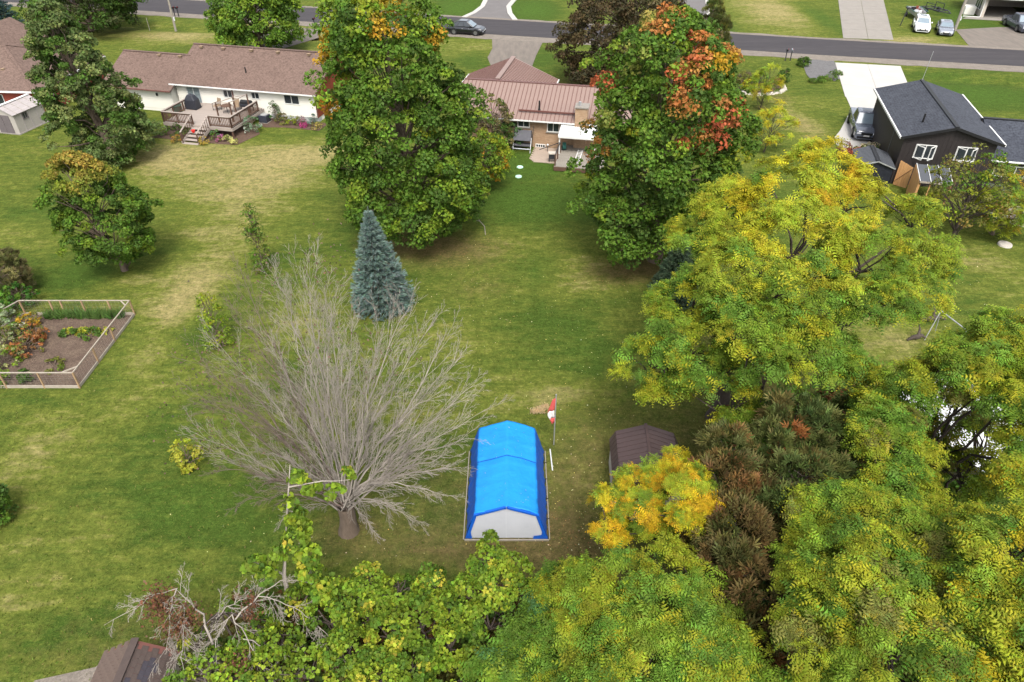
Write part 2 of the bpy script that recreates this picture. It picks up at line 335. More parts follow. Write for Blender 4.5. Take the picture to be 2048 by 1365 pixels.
def slabs(name, corners, m, nu, nv, z=.036, gap=.02, label=None):
    base = [Vector(c) for c in corners]
    e = bpy.data.objects.new(name, None); SC.collection.objects.link(e); e['kind'] = 'structure'
    A, B, C_, D = base
    for i in range(nu):
        for j in range(nv):
            def pt(u, v): return A.lerp(B, u).lerp(D.lerp(C_, u), v)
            g = gap/(max((B-A).length, .1)/1); h = gap/max((D-A).length, .1)
            q = [pt(i/nu+g, j/nv+h), pt((i+1)/nu-g, j/nv+h), pt((i+1)/nu-g, (j+1)/nv-h), pt(i/nu+g, (j+1)/nv-h)]
            mb = MB(); mb.prism([(p.x, p.y) for p in q], z-.04, z+random.uniform(0,.004)); mb.build('concrete_slab', m, e)
    return e
slabs('concrete_driveway', [P(1686,77), P(1787,80.5), P(1767,0), P(1676,0)], M['concrete'], 2, 5)
slabs('concrete_driveway', [P(1676,-1), P(1767,-1), P(1757,-40), P(1668,-40)], M['concrete'], 2, 3)
slabs('white_driveway', [P(1690,194), P(1835,215), P(1801,133), P(1670,126)], M['white_concrete'], 2, 3, gap=.012)
sheet('white_driveway_apron', [P(1690,190),P(1835,208),P(1835,300),P(1760,300),P(1740,312),P(1700,312),P(1664,282),P(1680,262),P(1694,236),P(1701,215)], .030, M['white_concrete'])
sheet('gravel_patch', [P(1603,119),P(1668,122),P(1671,130),P(1680,158),P(1668,163),P(1655,153),P(1640,158),P(1622,161),P(1612,148)], .03, M['grey_gravel'])
sheet('old_gravel_driveway', jag([P(984,79)[:2],P(985,98)[:2],P(975,116)[:2],P(985,140)[:2]],.2)+[P(1062,140)[:2],P(1072,112)[:2],P(1086,84)[:2]], .03, M['worn_drive'])
sheet('front_driveway_left', [P(425,97),P(450,84),P(490,66),P(560,52),P(640,60),P(640,75),P(560,100),P(500,120)], .03, M['worn_drive'])
sheet('parking_pad', [P(1911,60),P(1935,89),P(1938,92),P(2048,101),P(2200,110),P(2200,60),P(2000,55)], .032, M['worn_drive'])
sheet('patio_path', [P(1985,418),P(2048,412),P(2120,420),P(2120,470),P(2048,455),P(1960,432)], .03, M['concrete'])
sheet('walk_gravel_corner', [P(150,1365),P(205,1325),P(240,1345),P(225,1400),P(120,1400)], .02, M['gravel'])
sheet('gravel_strip_corner', [P(40,1400),P(70,1362),P(215,1330),P(230,1400)], .024, M['gravel'])
# ------------------------------------------------------------------ foliage engine
def unit(a): return a/np.maximum(np.linalg.norm(a, axis=-1, keepdims=True), 1e-9)
def tmpl_maple():
    v = [(0,-.5,0),(.42,-.12,.10),(.30,.38,.05),(0,.55,-.06),(-.30,.38,.05),(-.42,-.12,.10)]
    return np.array(v), [(0,1,2),(0,2,3),(0,3,4),(0,4,5)]
def tmpl_small():
    return np.array([(0,-.5,0),(.38,.02,.09),(0,.55,-.05),(-.38,.02,.09)]), [(0,1,2),(0,2,3)]
def tmpl_heart():
    v = [(0,-.38,0),(.45,-.42,.10),(.48,.08,.10),(0,.55,-.08),(-.48,.08,.10),(-.45,-.42,.10)]
    return np.array(v), [(0,1,2),(0,2,3),(0,3,4),(0,4,5)]
def tmpl_frond(n=6, wd=.24, droop=.25):
    v = []; f = []
    for i in range(n):
        y = (i+.6)/n; zc = -droop*y*y; w_ = wd*math.sin(PI*(.16+.78*y))
        for s in (-1, 1):
            k = len(v); v += [(0, y-.085, zc), (0, y+.075, zc-.02), (s*w_, y+.07, zc-.07)]; f.append((k, k+1, k+2))
    return np.array(v), f
def tmpl_shoot(n=5):
    v = []; f = []
    for i in range(n):
        t = 2*PI*i/n; c, s = math.cos(t), math.sin(t); k = len(v)
        v += [(c*.02-s*.09, -.1, s*.02+c*.09), (c*.02+s*.09, -.1, s*.02-c*.09), (c*.26, .9, s*.26)]; f.append((k, k+1, k+2))
    return np.array(v), f
def tmpl_cedar():
    v = []; f = []
    for a in (-62,-30,0,30,62):
        t = R(a); d = np.array([math.sin(t), math.cos(t), 0]); p = np.array([math.cos(t), -math.sin(t), 0])*.085; k = len(v)
        L = 1-.35*abs(a)/62; z = np.array([0,0,.12*(abs(a)/62)])
        v += [(0,0,0), tuple(d*L*.55-p+z), tuple(d*L+z), tuple(d*L*.55+p+z)]; f += [(k,k+1,k+2),(k,k+2,k+3)]
    return np.array(v), f
TM = dict(maple=tmpl_maple(), small=tmpl_small(), heart=tmpl_heart(), frond=tmpl_frond(4,.28), frond_far=tmpl_frond(4,.27), shoot=tmpl_shoot(), cedar=tmpl_cedar())
def foliage(name, parent, kind, pos, dirs, nrm, size, col, pieces='stuff'):
    tv, tf = TM[kind]; pos = np.asarray(pos); n = len(pos)
    y = unit(dirs); z = nrm-(nrm*y).sum(-1, keepdims=True)*y; z = unit(z+1e-6); x = np.cross(y, z)
    V = pos[:,None,:]+size[:,None,None]*(tv[None,:,0:1]*x[:,None,:]+tv[None,:,1:2]*y[:,None,:]+tv[None,:,2:3]*z[:,None,:])
    k = len(tv); tf = np.array(tf); F = (tf[None]+(np.arange(n)*k)[:,None,None]).reshape(-1, 3)
    V = V.reshape(-1, 3)
    if parent is not None: V = V-np.array(parent.location)
    me = bpy.data.meshes.new(name); me.vertices.add(len(V)); me.vertices.foreach_set('co', V.astype(np.float32).ravel())
    me.loops.add(F.size); me.loops.foreach_set('vertex_index', F.astype(np.int32).ravel())
    me.polygons.add(len(F)); me.polygons.foreach_set('loop_start', np.arange(0, F.size, 3, dtype=np.int32))
    try: me.polygons.foreach_set('loop_total', np.full(len(F), 3, dtype=np.int32))
    except Exception: pass
    me.update(calc_edges=True)
    a = me.color_attributes.new('leafcol', 'FLOAT_COLOR', 'POINT')
    C = np.ones((len(V), 4), np.float32); C[:, :3] = np.repeat(col, k, axis=0); a.data.foreach_set('color', C.ravel())
    o = link(me, name, LEAF, parent)
    if parent is not None: o.rotation_euler = (0,0,0)
    return o
def tubes(name, parent, lines, m, sides=5, kind=None):
    """lines: list of (points Nx3, radii N); one mesh"""
    V = []; F = []; base = 0
    ang = np.arange(sides)*2*PI/sides; ca, sa = np.cos(ang), np.sin(ang)
    for pts, rad in lines:
        pts = np.asarray(pts, float); rad = np.asarray(rad, float); n = len(pts)
        t = unit(np.gradient(pts, axis=0)); ref = np.where(np.abs(t[:,2:3]) > .9, np.array([[1.,0,0]]), np.array([[0,0,1.]]))
        x = unit(np.cross(t, ref)); y = np.cross(t, x)
        ring = pts[:,None,:]+rad[:,None,None]*(ca[None,:,None]*x[:,None,:]+sa[None,:,None]*y[:,None,:])
        V.append(ring.reshape(-1, 3))
        i = np.arange(n-1)[:,None]*sides; j = np.arange(sides)[None]; j2 = (j+1)%sides
        F.append((np.stack([i+j, i+j2, i+sides+j2, i+sides+j], -1)+base).reshape(-1, 4)); base += n*sides
    V = np.concatenate(V); F = np.concatenate(F)
    if parent is not None: V = V-np.array(parent.location)
    me = bpy.data.meshes.new(name); me.from_pydata(V.tolist(), [], F.tolist()); me.update()
    me.polygons.foreach_set('use_smooth', np.ones(len(me.polygons), bool))
    o = link(me, name, m, parent)
    if kind: o['kind'] = kind
    return o
def bend(a, b, n=6, sag=.0, j=.0):
    a = np.asarray(a, float); b = np.asarray(b, float); t = np.linspace(0, 1, n)[:,None]
    L = np.linalg.norm(b-a); p = a+(b-a)*t; p[:,2] += sag*L*np.sin(PI*t[:,0])
    if j: q = rng.normal(0, j*L, (n,3)); q[0] = 0; q[-1] = 0; p += q
    return p
def srgb(h):
    return np.array([((int(h[i:i+2],16)/255+.055)/1.055)**2.4 if int(h[i:i+2],16)>10 else int(h[i:i+2],16)/255/12.92 for i in (0,2,4)])
def jitter(col, n, a=.18):
    col = np.asarray(col); m = (1.36-.42*np.clip((col.max(-1, keepdims=True)-.15)/.25, 0, 1))*(1+rng.normal(0, a, (n,1))); h = 1+rng.normal(0, .07, (n,3)); return np.clip(col*m*h, .003, .9)
def pick(pal, n):
    cs = np.array([c for c, _ in pal]); w_ = np.array([x for _, x in pal], float); w_ /= w_.sum()
    return cs[rng.choice(len(cs), n, p=w_)]
def clump_leaves(cen, rc, out, kind, per, size, ccol, flat=.75, tuft=7, up=.5, ytip=.0):
    """leaves on the outer side of each clump; for fronds they radiate from shoot tips"""
    n = len(cen); K = per
    idx = np.repeat(np.arange(n), K); m = len(idx)
    d = unit(rng.normal(0, 1, (m,3))); o = unit(out+np.array([0,0,.55]))[idx]
    s = (d*o).sum(-1); flip = s < -.15; d[flip] = d[flip]-2*s[flip][:,None]*o[flip]
    pos = cen[idx]+d*(rc[idx]*rng.uniform(.6, 1.05, m))[:,None]*np.array([1,1,flat])
    if kind.startswith('frond'):
        T = tuft; pi_ = np.repeat(np.arange(m), T); M_ = len(pi_)
        phi = rng.uniform(0, 2*PI, m)[pi_]+np.tile(np.arange(T), m)*2*PI/T+rng.normal(0, .25, M_)
        ax = unit(d*.8+np.array([0,0,1.0])+rng.normal(0,.25,(m,3)))[pi_]
        x = unit(np.cross(ax, np.array([.3,.9,.1]))); y = np.cross(ax, x)
        el = rng.uniform(-.15, .55, M_)[:,None]
        dirs = unit((np.cos(phi)[:,None]*x+np.sin(phi)[:,None]*y)*1.0+ax*el); nr = ax+rng.normal(0,.2,(M_,3))
        sz = size*(rng.uniform(.55, 1.3, m)[pi_])*rng.uniform(.75, 1.15, M_); c = jitter(ccol[idx][pi_], M_, .13)
        c = c*(1+.18*rng.normal(0,1,(m,1)))[pi_].clip(.55,1.5)
        if ytip > 0: kk = (rng.random(m) < ytip)[pi_]; c[kk] = c[kk]*.6+G1([.50,.40,.02])*.4*rng.uniform(.7,1.2,(kk.sum(),1))
        return pos[pi_], dirs, nr, sz, np.clip(c, .003, .9)
    nr = unit(d+np.array([0,0,up])+rng.normal(0, .42, (m,3)))
    dirs = unit(rng.normal(0, 1, (m,3))+d*.5-np.array([0,0,.5]))
    if kind in ('shoot', 'cedar'): dirs = unit(d+o*.5+rng.normal(0,.35,(m,3))+np.array([0,0,.15])); nr = rng.normal(0,1,(m,3))+d
    return pos, dirs, nr, size*rng.uniform(.5, 1.4, m), jitter(ccol[idx], m)
def spots_col(cen, col, spots, chance=.46):
    """autumn clumps: clumps near a spot take that spot's colour"""
    if not spots: return col
    px, py = proj(cen)
    for sx, sy, r, c in spots:
        k = (np.hypot(px-sx, py-sy) < r) & (rng.random(len(cen)) < chance); f_ = rng.uniform(.45,1,(k.sum(),1)); col[k] = col[k]*(1-f_)+c*f_
    return np.clip(col, .003, .9)
G1 = np.array
def profile_tree(name, label, cat, base, H, z0, prof, rad, n, rc, per, size, kind, pal, spots=None, lean=(0,0), bark='bark', tr=.3, group=None, flat=.75, grad=None, inner=.15, ecc=1.0, trunk_vis=None, **kw):
    """crown from a height profile; prof: list of (t, r)"""
    e = thing(name, base, 0, label, cat, group); b = np.array(base)
    pt, pr = zip(*prof)
    # sample heights weighted by radius
    t = rng.random(n*6); r = np.interp(t, pt, pr); keep = rng.random(n*6) < (r/max(pr))*.9+.1; t = t[keep][:n]; n = len(t)
    th = rng.uniform(0, 2*PI, n); bf = np.ones(n)
    if n > 200:                      # clumps gather on boughs, with gaps between them
        K = n//7; th_, t_ = th.copy(), t.copy(); fr = rng.random(n) < .60; bi = rng.integers(0, K, n); rr_ = np.maximum(np.interp(t[:K], pt, pr)*rad, .6); a_, b_ = rng.normal(0,1,n), rng.normal(0,1,n)
        fac = rng.uniform(.88, 1.12, K); sp = rad*.11
        th = th[:K][bi]+a_*sp/rr_[bi]; t = np.clip(t[:K][bi]+b_*sp*.8/(H-z0), 0, 1); bf = fac[bi]*(1-.035*(a_**2+b_**2)); th[fr] = th_[fr]; t[fr] = t_[fr]; bf[fr] = .90
    r = np.interp(t, pt, pr)*rad*bf
    lump = 1+.13*np.sin(3*th+5*t*3)+.10*np.sin(5*th-9*t+1.7)+rng.normal(0,.05,n)
    q = np.where(rng.random(n) < inner, rng.uniform(.35,.8,n), rng.uniform(.86,1.0,n))
    z = z0+(H-z0)*t
    cen = np.stack([b[0]+lean[0]*t+np.cos(th)*r*lump*q, b[1]+lean[1]*t+np.sin(th)*r*lump*q*ecc, b[2]+z], -1)
    out = np.stack([np.cos(th), np.sin(th), .35+t*.9], -1)
    col = pick(pal, n)*(1+rng.normal(0,.12,(n,1)))
    if grad is not None: col = grad(cen, t, col)
    col = spots_col(cen, col, spots)
    rcs = rc*rng.uniform(.7, 1.25, n)
    a = clump_leaves(cen, rcs, out, kind, per, size, col, flat, **kw)
    foliage('crown', e, kind, *a)
    top = b+np.array([lean[0]*.8, lean[1]*.8, H*.88])
    tl = bend(b-np.array([0,0,.1]), top, 9, 0, .012); trs = tr*np.linspace(1, .12, 9)**.8; trs[0] *= 1.35
    tubes('trunk', e, [(tl, trs)], M[bark], 9)
    L = []
    for i in rng.choice(n, min(n, 70), replace=False):
        f = np.clip((z[i]-z0)/(H-z0)*.75+.08, .1, .9); k = f*8; a0 = tl[int(k)]
        L.append((bend(a0, cen[i], 5, .06, .03), np.linspace(tr*.32*(1-f*.6), .02, 5)))
    tubes('branches', e, L, M[bark], 4, 'stuff')
    return e
def lobe_tree(name, label, cat, lobes, base, per_m2, rc, per, size, kind, pal, spots=None, bark='bark', tr=.25, group=None, grad=None, flat=.75, cull=.62, wood=True, **kw):
    """lobes: (px,py,z,r) given as image place + height, turned to real positions"""
    L = [(np.array(P(a, b, z)), r) for a, b, z, r in lobes]
    bs = np.array(base if base is not None else (np.mean([l[0][0] for l in L]), np.mean([l[0][1] for l in L]), 0.), float)
    e = thing(name, bs, 0, label, cat, group); C = []; O = []
    for c, r in L:
        n = max(4, int(per_m2*r*r*9)); d = unit(rng.normal(0,1,(n,3))); d[:,2] = np.abs(d[:,2])*1.0-.45*(rng.random(n) < .22); d = unit(d)
        p = c+d*r*rng.uniform(.72,1.0,(n,1))*np.array([1,1,.8]); ok = np.ones(n, bool)
        for c2, r2 in L:
            if c2 is not c: ok &= np.linalg.norm((p-c2)/np.array([1,1,.8]), axis=1) > r2*cull
        C.append(p[ok]); O.append(d[ok])
    C = np.concatenate(C); O = np.concatenate(O); n = len(C)
    k = C[:,2] > .15; C = C[k]; O = O[k]; n = len(C)
    col = pick(pal, n)*(1+rng.normal(0,.12,(n,1)))
    if grad is not None: col = grad(C, None, col)
    col = spots_col(C, col, spots)
    a = clump_leaves(C, rc*rng.uniform(.7,1.25,n), O, kind, per, size, col, flat, **kw)
    foliage('crown', e, kind, *a)
    if wood:
        ctr = np.mean([l[0] for l in L], axis=0); zt = max(l[0][2] for l in L)
        fork = np.array([bs[0]*.7+ctr[0]*.3, bs[1]*.7+ctr[1]*.3, zt*.38])
        tubes('trunk', e, [(bend(bs-np.array([0,0,.1]), fork, 5, 0, .02), np.array([1.3,1,.92,.86,.8])*tr)], M[bark], 9)
        W = []
        for c, r in L:
            W.append((bend(fork, c-np.array([0,0,r*.3]), 7, .05, .03), np.linspace(tr*.5, .04, 7)))
            near_ = np.argsort(np.linalg.norm(C-c, axis=1))[:40:5]
            for i in near_: W.append((bend(c-np.array([0,0,r*.3]), C[i], 4, .05, .04), np.linspace(.045, .012, 4)))
        tubes('branches', e, W, M[bark], 4, 'stuff')
    return e
# palettes (leaf colours)
GRN = G1([.060,.110,.013]); DGRN = G1([.042,.078,.013]); YG = G1([.165,.190,.014]); LG = G1([.100,.150,.014]); ORG = G1([.40,.155,.045]); RED = G1([.44,.115,.05])
YEL = G1([.43,.37,.018]); GOLD = G1([.45,.30,.015]); OLV = G1([.10,.105,.022]); BRN = G1([.15,.075,.028]); RUST = G1([.26,.10,.032]); BLUE = G1([.125,.18,.155]); TEAL = G1([.045,.105,.030])
DOL = G1([.05,.055,.016])
MAPROF = [(0,.78),(.07,.95),(.2,1.0),(.42,.98),(.62,.90),(.78,.77),(.9,.58),(.97,.36),(1,.12)]
# ------------------------------------------------------------------ trees: middle and far
OR = G1([.40,.24,.02])
profile_tree('maple_tree', 'tall green maple with a few golden clumps, beside the blue spruce', 'maple tree', P(843,472), 15.6, 1.4,
    MAPROF, 4.7, 860, .60, 92, .197, 'small', [(GRN,7),(DGRN,3),(LG,1.6),(YG*.8,.25)],
    spots=[(770,25,45,OR),(655,90,30,OR),(862,80,30,OR),(845,40,22,YG),(665,170,30,YG),(640,110,28,OR),(700,20,40,YG),(668,210,22,OR*G1([1,.8,1])),(760,60,18,OR),(980,275,28,YG),(900,120,26,YG)], lean=(-1.5,0), tr=.42)
profile_tree('maple_tree', 'tall maple turning orange in patches, beside the yellow locust', 'maple tree', P(1310,520), 14.7, 1.2,
    MAPROF, 4.7, 860, .58, 90, .192, 'small', [(GRN,7),(DGRN,4),(LG,1.3),(YG*.8,.25)],
    spots=[(1325,42,30,ORG),(1360,60,26,RED),(1300,60,22,OLV*1.6),(1375,165,42,ORG),(1370,200,36,ORG),(1345,170,26,RED),(1380,110,26,RED),(1400,95,22,ORG),(1215,150,28,RED),(1190,170,30,RED),(1172,190,24,ORG),(1460,215,24,RED),(1450,250,18,RED),(1412,290,28,RED),(1400,300,20,ORG),(1445,135,26,OR),(1270,115,28,OLV*1.8),(1190,245,36,OLV*1.8),(1160,290,30,OLV*1.9),(1200,300,20,ORG),(1225,425,22,RED*.8),(1170,260,20,ORG),(1360,290,26,RED*.8),(1255,30,30,YG),(1460,110,20,ORG),(1480,180,26,OLV*1.5)], lean=(-.7,0), tr=.42)
def topwarm(c):
    def g(cen, t, col):
        k = np.clip((t-.72)/.25, 0, 1)[:,None]*rng.uniform(.3,1,(len(t),1)); return col*(1-k)+c*k
    return g
profile_tree('maple_tree', 'small round maple with orange top and bare short trunk on the left lawn', 'maple tree', P(250,541), 7.6, 1.15,
    [(0,.45),(.1,.85),(.28,1),(.55,.93),(.75,.72),(.9,.5),(1,.15)], 2.6, 380, .38, 100, .15, 'small', [(GRN*.95,5),(DGRN,3),(LG*.8,2)], grad=topwarm(OLV*2.0+G1([.12,0,0])), lean=(-.55,-.1), tr=.17)
profile_tree('silver_maple_tree', 'large loose olive green tree with drooping branches in front of the white house wing', 'tree', P(232,322), 12.2, .6,
    [(0,.8),(.12,1.0),(.3,1.0),(.5,.82),(.7,.64),(.85,.47),(.95,.3),(1,.1)], 3.55, 520, .55, 90, .20, 'small', [(G1([.065,.092,.028]),5),(DGRN*1.1,3),(G1([.105,.13,.04]),3)], lean=(-1.5,0), tr=.4, flat=.6, up=.2)
profile_tree('chestnut_tree', 'dark green broad tree by the road at the upper left corner', 'tree', P(185,62), 7.6, .8,
    [(0,.7),(.2,1),(.5,.95),(.8,.65),(1,.15)], 6.9, 330, .9, 60, .30, 'small', [(DGRN*.75,5),(G1([.04,.05,.016]),3)], tr=.4)
profile_tree('ash_tree', 'bright green roadside tree behind the white house roof', 'tree', P(525,105), 9.6, 1.0,
    [(0,.6),(.12,.9),(.3,1),(.6,.85),(.8,.6),(1,.2)], 5.2, 440, .75, 75, .27, 'small', [(GRN*1.1,5),(DGRN*1.2,2),(LG*1.1,3)], tr=.35)
profile_tree('copper_beech_tree', 'dark brown-green tree in front of the road between the two tall maples', 'tree', P(1260,178), 9.9, .8,
    [(0,.75),(.15,.95),(.4,1),(.65,.88),(.85,.6),(1,.2)], 7.6, 660, .75, 72, .25, 'small', [(G1([.050,.037,.016]),5),(G1([.032,.028,.013]),4),(G1([.075,.06,.025]),2)], lean=(-.4,0), tr=.4)
profile_tree('cedar_tree', 'olive evergreen beside the side road behind the orange maple', 'tree', P(1412,120), 6.4, .4,
    [(0,.9),(.3,1),(.7,.65),(1,.1)], 2.1, 110, .55, 45, .3, 'cedar', [(OLV*.9,4),(DOL,3),(DGRN,2)], tr=.2)
def conifer(name, label, base, H, rad, cols, n=5200, size=.3, skew=None, lay=15, low=.25):
    e = thing(name, base, 0, label, 'spruce tree'); b = np.array(base); Ls = []; pos = []; dr = []; nr = []
    for k in range(lay):
        t = k/(lay-1)*.97; z = low+(H-low)*t; rr = rad*(1-t)**.82*(1 if t > .06 else .93); nb = int(7+13*(1-t))
        for j in range(nb):
            th = 2*PI*(j+random.random()*.8)/nb; d = np.array([math.cos(th), math.sin(th), 0]); r_ = rr*random.uniform(.86,1.1)
            if skew is not None: r_ *= 1+.22*max(0, d[0])*(1 if t < .75 else 0)
            s = max(6, int(n/lay/nb*1.35*(.35+1.2*(1-t)))); u = rng.random(s)**.6
            wdt = .34*(1-u*.4)*r_*.5+.05; side = np.array([-d[1], d[0], 0])
            off = rng.uniform(-1,1,s)*wdt
            p = b+np.array([0,0,z])+d*(u*r_)[:,None]+side*off[:,None]; p[:,2] += .10*r_-.28*u*r_+.16*r_*u**3+rng.normal(0,.035,s)
            pos.append(p); dr.append(unit(d+side*(np.sign(off)*.55)[:,None]+rng.normal(0,.25,(s,3))+np.array([0,0,.18]))); nr.append(rng.normal(0,1,(s,3)))
            Ls.append((np.array([b+[0,0,z], b+[0,0,z-.03*r_]+d*r_*.5, b+[0,0,z-.06*r_]+d*r_*.92]), np.array([.03,.02,.008])))
    pos = np.concatenate(pos); m = len(pos)
    pos = np.concatenate([pos, b+np.array([[0,0,H*(.95+.06*i/5)] for i in range(6)])]); dr = np.concatenate(dr+[np.tile([[0,0,1.]],(6,1))]); nr = np.concatenate(nr+[rng.normal(0,1,(6,3))])
    foliage('crown', e, 'shoot', pos, dr, nr, size*rng.uniform(.7,1.2,m+6), jitter(pick(cols, m+6), m+6, .2))
    tubes('trunk', e, [(bend(b, b+[0,0,H*.97], 5), np.linspace(.14,.015,5))], M['bark'], 8); tubes('branches', e, Ls, M['bark'], 3, 'stuff'); return e
conifer('blue_spruce', 'silvery blue spruce standing beside the bare tree', P(762,612), 6.1, 1.72, [(BLUE,5),(BLUE*.7,2),(G1([.17,.23,.205]),2)], n=11000, size=.22, skew=1, lay=19)
conifer('blue_spruce', 'dark blue-green spruce by the road in the upper left corner', P(2,72), 7.5, 3.6, [(G1([.05,.09,.085]),5),(G1([.03,.055,.05]),3)], n=4200, size=.42)
conifer('spruce_tree', 'blue-green spruce half hidden between the orange maple and the yellow locust', P(1345,600), 4.3, 1.45, [(G1([.07,.105,.06]),4),(G1([.045,.07,.04]),3)], n=7000, size=.24)
# small broadleaf things
SM = dict(n=60, rc=.28, per=34, size=.14, kind='small')
def shrub(name, label, cat, base, H, rad, pal, n=60, rc=.3, per=36, size=.14, kind='small', z0=.1, prof=None, group=None, tr=.04, **k):
    return profile_tree(name, label, cat, base, H, z0, prof or [(0,.7),(.3,1),(.7,.85),(1,.25)], rad, n, rc, per, size, kind, pal, tr=tr, group=group, **k)
COL = [(0,.6),(.15,.9),(.5,1),(.8,.6),(1,.15)]
shrub('cedar_shrub', 'narrow green cedar growing behind the bare tree on the left lawn', 'shrub', P(528,545), 4.9, .55, [(G1([.075,.11,.018]),3),(GRN,3),(OLV,2)], n=60, prof=COL, size=.12, rc=.27, per=26)
shrub('young_tree', 'narrow yellow-green young tree left of the bare tree', 'shrub', P(440,692), 3.4, .6, [(YG*.9,3),(LG,3)], n=46, prof=COL, size=.12, per=24)
shrub('yellow_bush', 'small bright yellow-green bush under the left branches of the bare tree', 'shrub', P(382,935), 1.6, .5, [(G1([.24,.24,.03]),3),(YG,3)], n=20, rc=.22, size=.13)
shrub('dark_cedar_bush', 'brown-green bush at the left edge above the vegetable garden', 'shrub', P(8,590), 2.7, 1.65, [(G1([.07,.062,.026]),4),(G1([.10,.09,.035]),2),(DOL,2)], n=110, kind='cedar', size=.26, rc=.34, per=22)
shrub('green_bush', 'small green bush cut off by the left edge low on the lawn', 'shrub', P(-8,1040), 2.2, .75, [(DGRN,3),(GRN,2)], n=60)
shrub('crab_apple_tree', 'brownish green small tree in front of the pink metal roof', 'tree', P(985,305), 4.6, 1.7, [(G1([.085,.075,.03]),4),(OLV*.9,2),(DGRN,2)], n=120, rc=.4, per=34, size=.17, tr=.1)
shrub('small_maple_tree', 'little yellow-green tree with gold clumps right of the tall green maple', 'tree', P(963,378), 4.3, 2.0, [(LG,4),(YG,3),(GRN,3),(OR*.8,.8)], n=150, rc=.42, per=36, size=.18, z0=1.0, tr=.1, lean=(.5,0))
shrub('lilac_bush', 'dark green bush against the tan brick wall', 'shrub', P(1018,292), 2.0, 1.1, [(G1([.045,.085,.03]),3),(DGRN,2)], n=60, rc=.35, size=.16)
shrub('twiggy_bush', 'thin grey-green bush on the lawn below the little yellow-green tree', 'shrub', P(968,395), 1.5, .45, [(OLV,3),(DOL,2)], n=14, rc=.2, per=14)
SAP = [(0,.5),(.2,.9),(.5,1),(.8,.6),(1,.2)]
shrub('sapling_tree', 'thin yellow-green sapling above the stone edged flower bed', 'tree', P(1519,219), 4.2, 1.45, [(YG*1.2,4),(LG*1.2,3),(YEL*.6,1)], n=34, rc=.36, per=9, tuft=5, size=.34, kind='frond_far', z0=1.3, prof=SAP, tr=.05, bark='dark_bark', lean=(.4,0))
shrub('sapling_tree', 'thin bright yellow sapling beside the white driveway', 'tree', P(1527,305), 4.2, 1.5, [(YEL*.8,4),(YG*1.6,3)], n=38, rc=.36, per=9, tuft=5, size=.34, kind='frond_far', z0=1.0, prof=SAP, tr=.05, bark='dark_bark', lean=(.5,0))
profile_tree('serviceberry_tree', 'loose olive tree with bare inner branches in front of the black house', 'tree', P(1905,478), 6.2, 1.6,
    [(0,.5),(.25,.95),(.55,1),(.8,.75),(1,.25)], 2.3, 95, .5, 44, .16, 'small', [(OLV,4),(YG*.9,2),(G1([.16,.12,.03]),1),(GRN,2)], tr=.13, bark='dark_bark', lean=(-.3,0))
profile_tree('young_locust_tree', 'yellow-green young tree at the right edge beside the black house', 'tree', P(1985,470), 4.6, .9,
    [(0,.6),(.3,1),(.7,.85),(1,.3)], 2.1, 85, .45, 12, .34, 'frond_far', [(YG*1.1,4),(LG*1.2,3),(GOLD*.7,1)], tr=.1, tuft=5)
# ------------------------------------------------------------------ big locust and the near right mass
LOC = [(LG*1.0,5),(YG*.95,3),(GRN*1.1,4)]
def topyellow(cen, t, col):
    px, py = proj(cen); k = np.clip((600-py)/190, 0, 1)*np.clip((1790-px)/90, .25, 1)*np.clip((px-1370)/80,.15,1); k = k*(rng.random(len(k)) < .92)
    y = pick([(YEL*.95,4),(GOLD,.8),(YG*1.5,4)], len(col)); k = k[:,None]*.8
    col = col*(1-k)+y*k
    return col
lobe_tree('locust_tree', 'very large feathery locust turning yellow at the top, right of the orange maple', 'locust tree',
    [(1640,345,11,1.5),(1560,395,10.5,1.7),(1695,405,10.5,1.25),(1470,430,9.5,1.6),(1415,480,8.5,1.4),(1590,490,10,1.9),(1830,445,9.2,1.2),(1850,520,8.6,1.25),(1730,520,9.5,1.8),(1480,550,9,1.9),
     (1385,610,7.3,1.6),(1600,610,9,2.),(1740,610,8.5,1.7),(1820,600,8,1.2),(1500,680,8,1.9),(1370,700,6.5,1.7),(1300,735,5.5,1.3),(1600,715,7.5,1.7),(1670,720,7,1.3),(1430,770,6,1.5),(1530,760,6.5,1.3),(1330,790,5,.9),(1470,835,5,1.0)],
    (9.6,24.5,0), 1.08, .48, 17, .34, 'frond_far', LOC, tr=.33, grad=topyellow, bark='dark_bark', ytip=.11)
def tips(p=.08):
    def g(cen, t, col):
        k = rng.random(len(col)) < p; col[k] = YEL*.75; return col
    return g
lobe_tree('locust_tree', 'small golden yellow locust in front of the brown shed', 'locust tree',
    [(1320,945,5.4,.62),(1268,965,5.0,.5),(1215,1010,4.7,.5),(1290,1020,5.0,.75),(1380,975,6.3,.62),(1410,1020,6.1,.55),(1370,1040,5.8,.5),(1222,1060,4.3,.5),(1320,1070,4.4,.7),(1350,920,5.2,.35)],
    P(1310,1150), 5.5, .26, 13, .22, 'frond', [(YEL*.85,3.5),(GOLD*.95,3),(YG*1.4,2.6),(LG,2)], tr=.1, bark='dark_bark')
lobe_tree('locust_tree', 'green feathery locust below the golden locust at the bottom', 'locust tree',
    [(1170,1190,5,.8),(1250,1175,5.4,.85),(1340,1160,5.4,.9),(1200,1260,5,1.1),(1320,1250,6,1.2),(1420,1215,5.4,.85),(1150,1320,4,1.1),(1280,1340,5.6,1.3),(1400,1320,6,1.1),(1130,1190,3.6,.8),(1240,1400,5.6,1.2)],
    None, 2.1, .43, 19, .28, 'frond', [(LG*1.0,4),(GRN*1.2,3),(YG*.9,3)], tr=.16, bark='dark_bark', ytip=.06)
